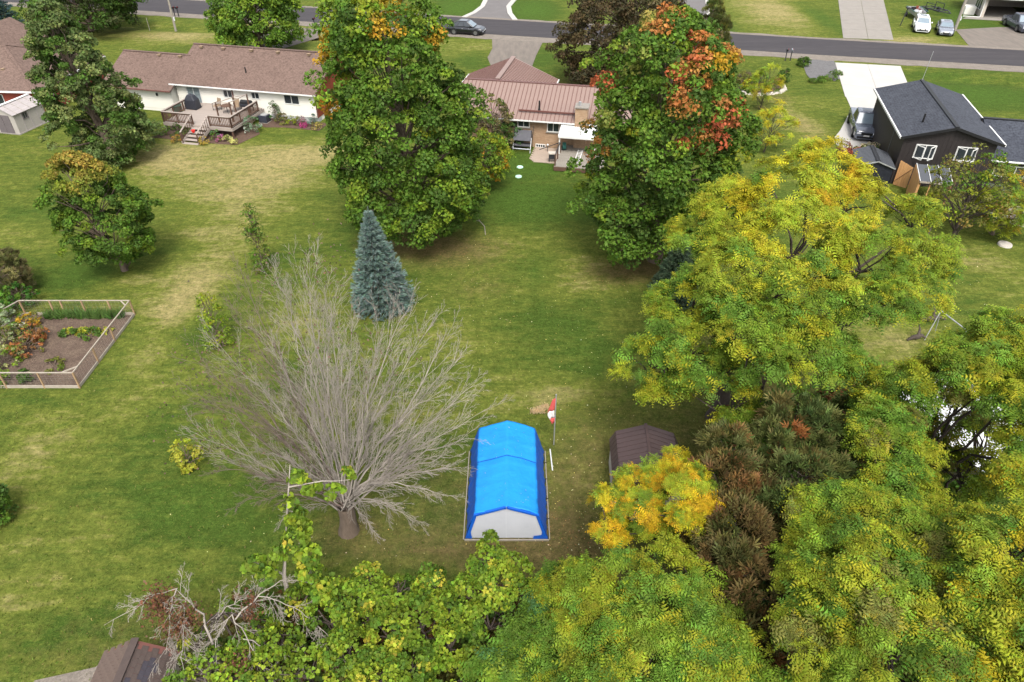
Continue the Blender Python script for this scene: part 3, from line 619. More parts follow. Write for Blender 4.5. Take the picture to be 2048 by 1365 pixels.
lobe_tree('sumac_shrub', 'blue-green sumac at the bottom between vines and locust', 'sumac', [(1100,1240,3,.7),(1060,1310,3,.8),(1120,1390,3.4,1.0),(1000,1370,3.,.9)], None, 2.4, .42, 14, .38, 'frond', [(TEAL,2),(GRN,4),(LG,2)], tr=.08, bark='dark_bark')
lobe_tree('sumac_shrub', 'blue-green sumac right of the brown cedar', 'sumac', [(1590,1080,4.5,.75),(1570,1120,4.2,.7),(1600,1220,4,.9),(1560,1260,4,.6)], None, 2.6, .42, 14, .42, 'frond', [(TEAL*1.25,4),(TEAL*.9,2)], tr=.08, bark='dark_bark')
lobe_tree('sumac_shrub', 'blue-green sumac at the bottom below the brown cedar', 'sumac', [(1480,1320,4.2,.9),(1540,1360,4,.9),(1450,1390,4.2,.9)], None, 2.6, .42, 14, .42, 'frond', [(TEAL*1.1,4),(GRN,2)], tr=.08, bark='dark_bark')
RMASS = [(LG*1.05,4),(YG*.95,4),(GRN*1.1,3),(OLV*1.2,.8)]
lobe_tree('locust_tree', 'feathery green locust in the middle of the right side, above the white roof', 'locust tree',
    [(1965,735,9,1.4),(1850,775,8,1.0),(1775,800,7,.95),(2040,700,9.5,1.3),(2070,800,9,1.3),(1770,865,7,1.1),(1980,770,8.3,.8),(1800,920,6.6,.9),(1770,980,6.2,.8),(2070,900,8,.9),(1915,725,8,.7)],
    (14.5,17.5,0), 1.8, .45, 21, .29, 'frond', RMASS, tr=.15, ytip=.12, bark='dark_bark')
lobe_tree('locust_tree', 'wide feathery locust filling the bottom right of the picture', 'locust tree',
    [(1660,1040,6.5,1.1),(1740,1060,7,1.3),(1800,1000,6.8,.95),(1620,1130,6,1.1),(1720,1160,7.5,1.4),(1820,1100,7.3,1.1),(1890,1170,7.6,1.1),(1650,1220,6.6,1.1),(1780,1250,7.8,1.4),(1900,1290,7.8,1.3),(1680,1310,7,1.3),(1580,1340,6,1.1),(1800,1360,7.8,1.4),(1920,1400,7.5,1.4),(1850,1050,6.2,.5)],
    (10.5,10.5,0), 1.7, .45, 20, .285, 'frond', RMASS, tr=.25, ytip=.08, bark='dark_bark')
lobe_tree('locust_tree', 'tall feathery locust at the lower right edge below the white roof', 'locust tree',
    [(2075,1000,8.5,1.1),(2020,1110,8.3,1.2),(2070,1150,9,1.5),(1990,1190,8,1.2),(2060,1270,8.8,1.4),(2000,1340,8,1.3),(2080,1380,8.4,1.4),(2080,960,7.5,.8)],
    (15.5,11.5,0), 1.7, .45, 23, .275, 'frond', [(YG*1.05,5),(LG*1.1,3),(GRN,2),(YEL*.6,.5)], tr=.28, ytip=.12, bark='dark_bark')
lobe_tree('locust_tree', 'thin leafed locust branches hanging over the white roof', 'locust tree', [(1900,840,5.5,1.1),(1960,900,5.5,1.1),(1930,960,5.2,1.0),(1880,900,5,1.0),(2000,980,5.2,.9)],
    (13.2,15.2,0), 1.1, .5, 14, .34, 'frond', [(LG,4),(YG,3),(OLV,2)], tr=.12, bark='dark_bark', ytip=.1)
# cedars
def rusty(c, p):
    def g(cen, t, col):
        k = rng.random(len(col)) < p; col[k] = c; return col
    return g
CED = dict(kind='cedar', bark='dark_bark', tr=.12)
lobe_tree('cedar_tree', 'browning cedar with orange-brown sprays right of the golden locust', 'cedar tree',
    [(1455,905,6.4,.75),(1440,960,6,.85),(1500,985,5.8,.9),(1470,1060,5.8,1.),(1520,1090,5.2,.8),(1460,1140,5.4,1.0),(1500,1200,5.4,1.),(1480,1270,5,.9),(1520,1290,4.6,.8),(1425,1090,4.8,.7)],
    None, 3.2, .34, 38, .28, pal=[(G1([.10,.070,.026]),4),(G1([.085,.075,.025]),4),(DOL*1.1,4)], grad=rusty(G1([.17,.095,.035]), .10), **CED)
lobe_tree('cedar_tree', 'dark olive cedar between the browning cedar and the right locusts', 'cedar tree',
    [(1590,840,6.4,.9),(1560,900,6.2,.9),(1640,870,6.2,.9),(1600,960,6.2,.9),(1680,890,6,.8),(1570,1030,5.8,.8),(1640,960,6.,.8),(1700,850,5.6,.7),(1560,1100,5,.6)],
    None, 3.0, .36, 36, .28, pal=[(G1([.050,.072,.020]),4),(G1([.080,.092,.026]),4),(G1([.11,.095,.03]),1.5)], grad=rusty(RUST*.6, .03), **CED)
# undergrowth that closes the ground below the near trees
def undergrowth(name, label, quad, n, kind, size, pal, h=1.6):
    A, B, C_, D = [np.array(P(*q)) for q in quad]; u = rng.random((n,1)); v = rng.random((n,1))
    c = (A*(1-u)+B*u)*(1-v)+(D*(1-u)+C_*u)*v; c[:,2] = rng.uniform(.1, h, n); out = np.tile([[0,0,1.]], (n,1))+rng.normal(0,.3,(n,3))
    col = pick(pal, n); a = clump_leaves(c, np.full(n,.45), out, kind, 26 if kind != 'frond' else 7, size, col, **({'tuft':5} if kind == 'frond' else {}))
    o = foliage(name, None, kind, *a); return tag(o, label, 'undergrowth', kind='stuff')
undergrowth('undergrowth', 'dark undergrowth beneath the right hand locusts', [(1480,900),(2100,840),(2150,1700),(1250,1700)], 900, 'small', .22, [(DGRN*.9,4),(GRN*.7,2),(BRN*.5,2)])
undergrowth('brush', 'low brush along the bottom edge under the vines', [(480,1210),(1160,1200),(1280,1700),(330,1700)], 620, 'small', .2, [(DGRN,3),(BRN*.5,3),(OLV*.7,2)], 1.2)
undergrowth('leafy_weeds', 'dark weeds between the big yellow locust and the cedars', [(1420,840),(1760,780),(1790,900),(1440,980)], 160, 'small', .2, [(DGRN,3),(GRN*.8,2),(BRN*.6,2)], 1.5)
# vines
VP = [(G1([.16,.21,.018]),3),(G1([.10,.155,.014]),4),(LG*.8,3),(GRN*.9,3),(G1([.28,.27,.03]),.5)]
def vine(label, lobes, per=48, pal=VP, rc=.26, dens=5.2, **k):
    return lobe_tree('vine_thicket', label, 'vine', lobes, None, dens, rc, per, .10, 'heart', pal, tr=.05, bark='dark_bark', **k)
vine('mound of yellow-green vines rising in front of the blue tent', [(985,1095,3.4,.42),(970,1130,3.2,.55),(1025,1140,3.,.55),(1000,1180,3,.75),(940,1190,2.8,.6),(1050,1200,2.6,.6),(980,1250,2.6,.8),(1060,1260,2.4,.6)], grad=None)
vine('vines in the middle of the bottom hedge, left of the tent mound', [(860,1170,2.6,.6),(800,1190,2.4,.6),(900,1210,2.5,.6),(840,1250,2.6,.8),(900,1290,2.4,.7),(780,1270,2.6,.7),(760,1210,2.4,.45)])
vine('vine covered heap right of the leafy column', [(730,1170,2.6,.6),(690,1200,2.7,.65),(740,1230,2.5,.6),(660,1240,2.8,.8),(700,1310,2.8,.85),(640,1180,2.9,.4),(600,1210,2.8,.5)])
vine('vines along the bottom edge below the tent mound', [(820,1340,2.6,.8),(900,1370,2.4,.7),(750,1360,2.8,.8),(960,1330,2.2,.6),(850,1420,2.6,.9)])
vine('vines around the fallen dead branches at the bottom left', [(520,1250,2.4,.45),(560,1290,2.6,.65),(480,1310,2.4,.45),(540,1350,2.6,.75),(620,1350,2.7,.7),(420,1340,2.4,.55),(390,1290,2.2,.28),(370,1350,2.2,.42),(470,1370,2.4,.6),(600,1420,2.6,.8),(440,1220,2.4,.22)], per=34)
# leafy column: snag wrapped in vine
def column():
    e = lobe_tree('vine_column', 'slim dead snag wrapped in climbing vine, reaching up beside the bare tree', 'vine', [(600,960,6.2,.24),(625,975,6.1,.22),(690,950,6.3,.2),(668,985,6.1,.22),(575,1005,5.8,.14),(595,1040,5.2,.30),(590,1080,4.8,.34),(612,1115,4.4,.34),(600,1060,4.9,.3),(560,1110,4.4,.22),(510,1130,4.3,.26),(535,1150,4.1,.26),(620,1150,4.,.35),(650,1180,3.6,.35)],
        P(585,1240), 22, .17, 12, .14, 'heart', VP, wood=False)
    a = np.array(P(585,1240)); b = np.array(P(568,1150,3.6)); c = np.array(P(580,930,6.7)); d = np.array(P(700,960,6.4)); f = np.array(P(490,1120,4.3))
    tubes('trunk', e, [(np.array([a,(a+b)/2,b,(b+c)/2,c]), [.09,.08,.065,.045,.015]), (bend(b+(c-b)*.8, d, 5, .05, .02), np.linspace(.03,.008,5)), (bend(b, f, 5, .05, .02), np.linspace(.04,.01,5))], M['pale_bark'], 6)
column()
# ------------------------------------------------------------------ bare trees
def grow(lines, p, d, L, r, depth, up, spread, kids, minr=.006):
    n = max(3, int(L/.35)+2); pts = [p.copy()]; dd = d.copy()
    for i in range(n-1):
        dd = unit(dd+rng.normal(0,.055,3)+np.array([0,0,up])/n); pts.append(pts[-1]+dd*L/(n-1))
    pts = np.array(pts); rad = np.linspace(r, max(r*.3, minr*.7), n); lines.append((pts, rad))
    if depth == 0: return
    for k in range(kids[depth]):
        f = .18+.8*(k+rng.random())/kids[depth]; i = f*(n-1); i0 = min(int(i), n-2); q = pts[i0]+(pts[i0+1]-pts[i0])*(i-i0)
        t = unit(pts[i0+1]-pts[i0]); s = unit(np.cross(t, rng.normal(0,1,3))); a = rng.uniform(.35,.75)*spread
        grow(lines, q, unit(t*math.cos(a)+s*math.sin(a)), L*(1-f*.55)*rng.uniform(.38,.6), max(rad[i0]*.55, minr), depth-1, up*.6, spread, kids, minr)
def bare_tree():
    b = np.array(P(698,1062)); e = thing('bare_tree', b, 0, 'large leafless tree with a fan of pale grey branches left of the blue tent', 'tree')
    fork = b+np.array([.03,.15,1.35])
    tubes('trunk', e, [(np.array([b-[0,0,.1], b+[.02,.02,.3], b+[.05,.08,.8], fork]), [.46,.36,.32,.34])], M['bark'], 12)
    targets = []   # tip aims: image place + height
    for px, py, z in [(375,690,7.0),(372,760,6.2),(375,850,5.2),(400,640,7.8),(450,590,8.6),(480,530,9.3),(540,490,10.2),(600,465,10.8),(640,520,10.6),(660,560,10.2),(620,560,10),(700,600,9.6),(560,560,9.6),(520,640,9),
                      (760,610,9),(820,570,9.3),(865,610,8.6),(905,640,8),(925,690,7.2),(960,740,6.4),(985,800,5.6),(960,860,4.8),(930,930,4),(900,990,3.2),(880,760,6.8),(800,690,8),(740,700,8.6),(430,930,4),(470,1000,3.),(410,900,4.6),(560,1040,2.4),(660,740,8.2),(600,760,7.8),(520,760,7.4),(460,800,6.4),(790,1010,2.6),(850,1050,1.6),(760,1085,1.2),(860,880,4.6),(680,680,9.2),(450,720,7.2),(560,900,4.5),(640,860,6),(760,840,6),(830,920,3.8),(520,960,3.4),(500,880,5),(880,835,5.2),(910,905,4.0),(600,940,4.0),(780,960,3.2)]:
        targets.append(fork+(np.array(P(px, py, z))-fork)*np.array([.96,.93,.90]))
    for tgt in targets:
        L = []; st = fork+rng.normal(0,.10,3)+np.array([0,0,rng.uniform(-.3,.35)]); v = tgt-st; D = np.linalg.norm(v)
        n = 12; t = np.linspace(0,1,n)[:,None]; side = unit(np.cross(v, rng.normal(0,1,3)))
        low = tgt[2] < 3.5
        pts = st+v*t+side*(np.sin(PI*t)*D*rng.uniform(-.05,.05)); pts[:,2] += (np.sin(PI*t[:,0])*(.16 if low else .07)*D)
        pts += np.concatenate([np.zeros((1,3)), rng.normal(0,.05,(n-1,3))]); rad = np.linspace(.050 if not low else .036, .007, n)*rng.uniform(.75,1.15)
        L.append((pts, rad))
        for k in range(16):
            f = .2+.79*(k+rng.random())/16; i = f*(n-1); i0 = min(int(i), n-2); q = pts[i0]+(pts[i0+1]-pts[i0])*(i-i0)
            tt = unit(pts[i0+1]-pts[i0]); s = unit(np.cross(tt, rng.normal(0,1,3))); a = rng.uniform(.18,.5)
            d = unit(tt*math.cos(a)+s*math.sin(a)+np.array([0,0,-.08 if low else .12]))
            grow(L, q, d, D*.34*(1.15-f*.7)*rng.uniform(.5,1.25), max(.45*rad[i0], .0072), 2, .08 if not low else -.15, .95, [0,4,6], .0045)
        tubes('limb', e, L, M['pale_bark' if (tgt[0] > b[0]-2.2 or random.random() < .35) else 'brown_twig'], 3)
    # seed clusters and the last dead leaves
    idx = []; 
    pts = []
    for px, py, z, s, n in [(460,720,7,1.0,380),(430,880,4.6,.7,160),(560,700,8,.8,130),(700,690,8.4,.9,160),(640,540,10.2,.7,140),(420,820,5.6,.8,200),(780,720,7.4,.7,110),(540,560,9.6,.6,110)]:
        c = np.array(P(px,py,z)); pts.append(c+rng.normal(0,s,(n,3)))
    pts = np.concatenate(pts); m = len(pts)
    foliage('dead_leaves', e, 'small', pts, rng.normal(0,1,(m,3)), rng.normal(0,1,(m,3)), rng.uniform(.05,.11,m), jitter(pick([(G1([.10,.065,.05]),3),(G1([.06,.045,.035]),2)], m), m))
bare_tree()
def dead_branches():
    base = np.array(P(470,1330)); e = thing('fallen_dead_tree', base, 0, 'broken dead branches with rusty leaves beside the shingled shed roof', 'dead tree')
    J = lambda x, y, z: np.array(P(x, y, z))
    mains = [([J(430,1290,2.6),J(402,1225,3.2),J(375,1198,3.5),J(352,1178,3.6)],.075),([J(470,1240,3.2),J(520,1190,3.6),J(560,1162,3.8),J(640,1165,3.4)],.05),([J(352,1180,3.6),J(340,1210,3.5),J(338,1270,3.1),J(330,1310,2.8)],.04),
             ([J(352,1180,3.6),J(310,1190,3.6),J(270,1215,3.2),J(205,1252,2.8)],.03),([J(375,1195,3.5),J(368,1250,3.3),J(366,1300,3.),J(372,1340,2.8)],.03),([J(462,1228,3.3),J(430,1280,3.),J(428,1330,2.6)],.03),
             ([J(462,1228,3.3),J(490,1270,3.2),J(520,1330,2.8),J(560,1380,2.4)],.035),([J(520,1190,3.6),J(580,1210,3.4),J(640,1250,3)],.03),([J(490,1280,3.),J(560,1300,2.8),J(620,1340,2.5)],.03),([J(430,1240,3.4),J(450,1215,3.4),J(500,1195,3.4)],.03),
             ([J(620,1235,3.1),J(660,1280,2.9),J(690,1340,2.6)],.02),([J(300,1400,1.2),J(350,1360,2.),J(400,1330,2.4)],.03)]
    for P_, r in mains:
        L = []; pts = np.array(P_); u = np.linspace(0, len(pts)-1, 10); p = np.stack([np.interp(u, range(len(pts)), pts[:,i]) for i in range(3)], -1)+rng.normal(0,.03,(10,3))
        rad = np.linspace(r*.62, .008, 10); L.append((p, rad))
        for k in range(12):
            i = rng.integers(1, 9); t = unit(p[i+1]-p[i] if i < 9 else p[i]-p[i-1]); s = unit(np.cross(t, rng.normal(0,1,3)))
            grow(L, p[i], unit(t*.7+s*.7-np.array([0,0,.15])), rng.uniform(.35,.95), .009, 2, -.25, 1.2, [0,4,6], .005)
        tubes('branch', e, L, M['pale_bark'], 4)
    pts = []
    for px, py, z, s, n in [(320,1205,3.3,.26,800),(375,1240,3.2,.24,500),(350,1250,3.1,.25,400),(505,1205,3.4,.12,200),(500,1230,3.3,.12,130),(480,1330,2.8,.2,200)]:
        pts.append(np.array(P(px,py,z))+rng.normal(0,s,(n,3)))
    pts = np.concatenate(pts); m = len(pts)
    foliage('dead_leaves', e, 'small', pts, rng.normal(0,1,(m,3)), rng.normal(0,1,(m,3)), rng.uniform(.05,.12,m), jitter(pick([(G1([.115,.052,.028]),3),(G1([.08,.045,.028]),2)], m), m))
dead_branches()
# ------------------------------------------------------------------ building helpers
def part(mb, name, m, par, **k): return mb.build(name, m, par, **k)
def window(par, x, y, z, w_, h, rz=0, n=2, fm='white', gm='glass', name='window', openp=False, proud=.05, label=None):
    """centre x,z on a wall at y; outward is local -y after rz"""
    t = .06; f = MB()
    f.box(-w_/2-t, w_/2+t, -proud-.02, .0, -h/2-t, -h/2).box(-w_/2-t, w_/2+t, -proud, .0, h/2, h/2+t)
    f.box(-w_/2-t, -w_/2, -proud, .0, -h/2, h/2).box(w_/2, w_/2+t, -proud, .0, -h/2, h/2)
    for i in range(1, n): f.box(-w_/2+w_*i/n-.025, -w_/2+w_*i/n+.025, -proud, 0, -h/2, h/2)
    o = f.build(name, M[fm], par, (x, y, z), (0,0,rz))
    for i in range(n):
        g = MB().box(-w_/2+w_*i/n+.03, -w_/2+w_*(i+1)/n-.03, -.022, -.006, -h/2, h/2); g.build('pane', M[gm], o)
    if openp:
        for s in (-1, 1):
            q = MB(); L = w_/2
            for a, b in (((0,0,-h/2),(L,0,-h/2)),((0,0,h/2),(L,0,h/2)),((0,0,-h/2),(0,0,h/2)),((L,0,-h/2),(L,0,h/2))): q.bar(a, b, .05)
            q.build('casement', M[fm], o, (s*w_/2, -proud, 0), (0,0, R(-48) if s < 0 else R(180+48)))
    return o
def gable_body(par, x0, x1, y0, y1, zE, zR, m, axis='x', z0=0, name='wall'):
    mb = MB()
    if axis == 'x':
        ym = (y0+y1)/2; v = []
        for x in (x0, x1): v += [(x,y0,z0),(x,y1,z0),(x,y1,zE),(x,ym,zR),(x,y0,zE)]
    else:
        xm = (x0+x1)/2; v = []
        for y in (y1, y0): v += [(x0,y,z0),(x1,y,z0),(x1,y,zE),(xm,y,zR),(x0,y,zE)]
    mb.add(v, [(0,1,2,3,4)[::-1], (5,6,7,8,9), (0,5,6,1)[::-1], (1,6,7,2)[::-1], (2,7,8,3)[::-1], (3,8,9,4)[::-1], (4,9,5,0)[::-1]])
    return part(mb, name, m, par)
def gable_roof(par, x0, x1, y0, y1, zE, zR, m, axis='x', t=.14, name='roof', cap=None, trim=None):
    """x0.. are eave/rake edges; returns the roof object"""
    mb = MB()
    if axis == 'x':
        ym = (y0+y1)/2; A = [(x0,y0,zE),(x1,y0,zE),(x1,ym,zR),(x0,ym,zR)]; B = [(x1,y1,zE),(x0,y1,zE),(x0,ym,zR),(x1,ym,zR)]; rl = ((x0,ym,zR+.02),(x1,ym,zR+.02))
    else:
        xm = (x0+x1)/2; A = [(x0,y1,zE),(x0,y0,zE),(xm,y0,zR),(xm,y1,zR)]; B = [(x1,y0,zE),(x1,y1,zE),(xm,y1,zR),(xm,y0,zR)]; rl = ((xm,y0,zR+.02),(xm,y1,zR+.02))
    mb.slab(A, t).slab(B, t); o = mb.build(name, m, par)
    if cap: MB().bar(rl[0], rl[1], .3, .05).build('ridge_cap', cap, o)
    if trim:
        g = MB()
        if axis == 'x':
            for y in (y0-.03, y1+.03): g.bar((x0, y, zE-.03), (x1, y, zE-.03), .08, .10)
        else:
            for x in (x0-.035, x1+.035): g.bar((x, y0, zE-.05), (x, y1, zE-.05), .10, .15)
        for q in range(2): MB().add(g.v[q*8:q*8+8], g.f[:6]).build('gutter', trim, o)
    return o
def roof_panels(roof, x0, x1, y0, y1, zE, zR, m, rm, axis='x', pw=.38, sides=(0,1)):
    """standing rib sheets, each a piece laid down the slope"""
    if axis == 'x': half = (y1-y0)/2
    else: half = (x1-x0)/2
    L = math.hypot(half, zR-zE); sl = math.atan2(zR-zE, half)
    me = MB().box(.006, pw-.006, 0, L, .004, .018).mesh('roof_panel'); me.materials.append(m)
    mr = MB().box(-.022, .022, 0, L, .018, .06).mesh('rib'); mr.materials.append(rm)
    a0, a1 = (x0, x1) if axis == 'x' else (y0, y1); n = int((a1-a0)/pw)
    for s in sides:
        for i in range(n):
            a = a0+i*pw
            if axis == 'x': lc, rot = ((a, y0, zE), (sl,0,0)) if s == 0 else ((a+pw, y1, zE), (sl,0,PI))
            else: lc, rot = ((x0, a+pw, zE), (sl,0,-PI/2)) if s == 0 else ((x1, a, zE), (sl,0,PI/2))
            for nm, q in (('roof_panel', me), ('rib', mr)):
                o = link(q, nm, None, roof); o.rotation_mode = 'XYZ'
                o.matrix_local = Matrix.Translation(lc) @ Matrix.Rotation(rot[2], 4, 'Z') @ Matrix.Rotation(rot[0], 4, 'X')
def clapboards(par, x0, x1, y, z0, z1, m, rz=0, skip=()):
    mb = MB(); n = int((z1-z0)/.17)
    for i in range(n):
        a = z0+i*.17; b = min(a+.17, z1); xs = [x0, x1]
        segs = [(x0, x1)]
        for sx0, sx1, sz0, sz1 in skip:
            if a < sz1 and b > sz0:
                new = []
                for p, q in segs:
                    if sx0 > p: new.append((p, min(q, sx0)))
                    if sx1 < q: new.append((max(p, sx1), q))
                segs = [s for s in new if s[1]-s[0] > .02]
        for p, q in segs:
            mb.add([(p,y-.004,a),(q,y-.004,a),(q,y-.03,a),(p,y-.03,a),(p,y-.004,b),(q,y-.004,b),(q,y-.012,b),(p,y-.012,b)], [(3,2,6,7),(0,1,2,3),(4,7,6,5),(1,5,6,2),(0,3,7,4)])
    o = mb.build('siding', m, par, rot=(0,0,rz)); o['kind'] = 'stuff'; return o
def vent(par, x, y, z, m='tan_sling'):
    MB().box(-.14,.14,-.12,.12,0,.16).add([(-.17,-.17,.16),(.17,-.17,.16),(.17,.17,.16),(-.17,.17,.16),(-.1,-.1,.2),(.1,-.1,.2),(.1,.1,.2),(-.1,.1,.2)],[(4,5,6,7),(0,1,5,4),(1,2,6,5),(2,3,7,6),(3,0,4,7),(3,2,1,0)]).build('roof_vent', M[m], par, (x,y,z))
# ------------------------------------------------------------------ white house
HA = R(-13.6); HO = Vector((-18.0, 64.4, 0))
h1 = thing('white_house', HO, HA, 'white clapboard bungalow with brown shingle roof and red gable end behind its deck', 'house')
gable_body(h1, -14.4, 0, 0, 9.4, 2.5, 4.72, M['white_siding'])
MB().box(-14.43, .03, -.03, .6, 0, .42).build('foundation', M['grey_concrete'], h1)
rf = gable_roof(h1, -14.75, .3, -.42, 9.82, 2.60, 4.98, M['brown_shingle'], trim=M['white'], cap=M['brown_shingle'])
for x in (-13.6, -11.2, -8.2, -5.4, -2.2): vent(rf, x, 4.15, 4.78)
MB().cyl((-7.6,1.6,3.4),(-7.6,1.6,4.05),.06).build('vent_pipe', M['black_trim'], rf)
MB().add([(.035,0,.42),(.035,9.4,.42),(.035,9.4,2.5),(.035,4.7,4.72),(.035,0,2.5)], [(0,1,2,3,4)]).build('red_gable_wall', M['red_siding'], h1)
for i in range(1, 15):
    y = i*.63; MB().box(.036,.05,y-.02,y+.02,.42,2.5+(2.2*(1-abs(y-4.7)/4.7))*.97).build('batten', M['red_siding'], h1)
MB().box(-.04,.10,-.06,-.031,.42,2.45).build('corner_board', M['brown_cap'], h1)
clapboards(h1, -14.4, -.05, 0, .42, 2.46, M['white_siding'], skip=((-13.4,-11.8,.5,2.46),(-9.45,-8.45,1.75,2.4),(-6.5,-5.65,1.85,2.4),(-3.15,-1.65,1.6,2.4)))
window(h1, -8.95, -.0, 1.98, .85, .6); window(h1, -6.08, 0, 2.02, .75, .5); window(h1, -2.4, 0, 1.93, 1.45, .74)
window(h1, -12.6, 0, 1.58, 1.35, 1.45, n=2, gm='door_glass', name='patio_door')
for x in (-5.0, -3.4): window(h1, x, -.03, .2, .5, .22, n=1)
MB().box(-8.45,-8.35,-.12,-.04,.5,2.4).build('downspout', M['brown_cap'], h1)
wg = MB(); gable_body(h1, -21.5, -14.6, -.7, 7.3, 2.1, 4.1, M['white_siding'], name='wing_wall')
rw = gable_roof(h1, -21.9, -14.25, -1.2, 7.8, 2.15, 4.28, M['brown_shingle'], name='wing_roof', trim=M['brown_cap'], cap=M['brown_shingle'])
for x in (-17.6, -15.3): vent(rw, x, 2.9, 4.1)
clapboards(h1, -21.5, -14.65, -.7, .3, 2.05, M['white_siding'])
MB().box(-16.2,-16.05,-.85,-.74,1.5,1.75).build('wall_lantern', M['black_trim'], h1)
# deck
dk = thing('wooden_deck', HO, HA, 'raised weathered wooden deck with brown railings at the back of the white house', 'deck')
DX0, DX1, DY0, DZ = -12.3, -5.45, -5.5, .92
bw = .14; mb0 = MB().box(0, bw-.012, DY0, -.08, DZ-.04, DZ).mesh('deck_board'); mb0.materials.append(M['deck_wood'])
for i in range(int((DX1-DX0)/bw)):
    link(mb0, 'deck_board', None, dk, (DX0+i*bw, 0, random.uniform(-.004,.004)))
MB().box(DX0,DX1,DY0-.05,DY0-.002,DZ-.28,DZ-.02).box(DX0-.05,DX0-.002,DY0,-.1,DZ-.28,DZ-.02).box(DX1+.002,DX1+.05,DY0,-.1,DZ-.28,DZ-.02).build('deck_skirt', M['deck_wood'], dk)
for x, y in ((DX0+.1,DY0+.1),(-9.3,DY0+.1),(-7.4,DY0+.1),(DX1-.1,DY0+.1),(DX1-.1,-2.6),(DX0+.1,-2.6)): MB().box(x-.07,x+.07,y-.07,y+.07,0,DZ-.04).build('deck_post', M['brown_wood'], dk)
def railing(par, a, b, z, slope=0):
    a = Vector(a); b = Vector(b); L = (b-a).length; n = max(1, round(L/1.7)); d = (b-a)
    for i in range(n+1):
        p = a+d*(i/n); MB().box(p.x-.05,p.x+.05,p.y-.05,p.y+.05,p.z,p.z+.92).build('railing_post', M['brown_wood'], par)
    MB().bar(a+Vector((0,0,.94)), b+Vector((0,0,.94)), .15, .05).build('handrail', M['deck_wood'], par)
    MB().bar(a+Vector((0,0,.84)), b+Vector((0,0,.84)), .05, .08).build('rail', M['brown_wood'], par); MB().bar(a+Vector((0,0,.12)), b+Vector((0,0,.12)), .05, .08).build('rail', M['brown_wood'], par)
    k = int(L/.16); me = MB().box(-.022,.022,-.022,.022,.12,.84).mesh('baluster'); me.materials.append(M['brown_wood'])
    for i in range(1, k): link(me, 'baluster', None, par, tuple(a+d*(i/k)))
railing(dk, (DX0+.05,DY0+.05,DZ), (-9.3,DY0+.05,DZ), DZ); railing(dk, (-7.6,DY0+.05,DZ), (DX1-.05,DY0+.05,DZ), DZ)
railing(dk, (DX0+.05,DY0+.05,DZ), (DX0+.05,-.9,DZ), DZ); railing(dk, (DX1-.05,DY0+.05,DZ), (DX1-.05,-.9,DZ), DZ)
for i in range(5):
    y = DY0-.1-i*.42; MB().box(-9.2,-7.7,y-.40,y,DZ-.18*(i+1)-.05,DZ-.18*(i+1)).build('stair_tread', M['deck_wood'], dk)
for x in (-9.25,-7.65):
    MB().bar((x,DY0-.05,DZ-.2),(x,DY0-2.1,.03),.05,.28).build('stair_stringer', M['deck_wood'], dk)
    MB().bar((x,DY0,DZ+.9),(x,DY0-2.0,.95),.12,.05).build('stair_handrail', M['deck_wood'], dk); MB().box(x-.05,x+.05,DY0-2.05,DY0-1.95,0,.92).build('stair_post', M['brown_wood'], dk)
    for k in range(6): yy = DY0-.25-k*.3; MB().box(x-.02,x+.02,yy-.02,yy+.02,DZ-.35-k*.14,DZ+.86-k*.14).build('baluster', M['brown_wood'], dk)
pg = thing('pergola_frame', HO, HA, 'brown post frame standing round the table on the deck', 'frame')
pp = [(-7.3,-4.4),(-6.7,-2.6),(-5.9,-1.6),(-6.2,-4.0)]
for x, y in pp: MB().box(x-.05,x+.05,y-.05,y+.05,DZ,DZ+1.75).build('post', M['brown_wood'], pg)
for a, b in ((0,1),(1,2),(2,3),(0,3)): MB().bar((*pp[a],DZ+1.7),(*pp[b],DZ+1.7),.06).build('top_rail', M['deck_wood'], pg)
def local(e, p): return Vector(e.location)+Matrix.Rotation(e.rotation_euler.z, 3, 'Z') @ Vector(p)
cv = thing('covered_barbecue', local(h1,(-11.75,-1.7,DZ)), HA, 'tall barbecue under a black cover at the left of the deck', 'barbecue')
MB().add([(-.6,-.45,.02),(.6,-.45,.02),(.6,.45,.02),(-.6,.45,.02),(-.55,-.4,.85),(.55,-.4,.85),(.55,.4,.85),(-.55,.4,.85),(-.28,-.22,1.3),(.28,-.22,1.3),(.28,.22,1.3),(-.28,.22,1.3)],
  [(3,2,1,0),(0,1,5,4),(1,2,6,5),(2,3,7,6),(3,0,4,7),(4,5,9,8),(5,6,10,9),(6,7,11,10),(7,4,8,11),(8,9,10,11)]).build('cover', M['black_cover'], cv, bevel=.08, smooth=False)
MB().cyl((0,0,1.28),(0,0,1.4),.16,.06).build('cover_peak', M['black_cover'], cv)
bb = thing('small_barbecue', local(h1,(-6.4,-1.2,DZ)), HA, 'low black barbecue beside the right railing of the deck', 'barbecue')
MB().box(-.55,.55,-.3,.3,.45,.75).build('firebox', M['black_cover'], bb, bevel=.06); MB().cyl((-.5,0,.78),(.5,0,.78),.27).build('lid', M['black_trim'], bb)
for x in (-.45,.45):
    for y in (-.22,.22): MB().box(x-.025,x+.025,y-.025,y+.025,0,.45).build('leg', M['dark_metal'], bb)
tb = thing('patio_table', local(h1,(-8.0,-2.0,DZ)), HA, 'small round dark patio table between the deck chairs', 'table')
MB().cyl((0,0,.66),(0,0,.70),.5,n=16).build('table_top', M['brown_wood'], tb)
for k in range(4): t = k*PI/2+.7; MB().bar((.15*math.cos(t),.15*math.sin(t),.65),(.38*math.cos(t),.38*math.sin(t),0),.03).build('leg', M['dark_metal'], tb)
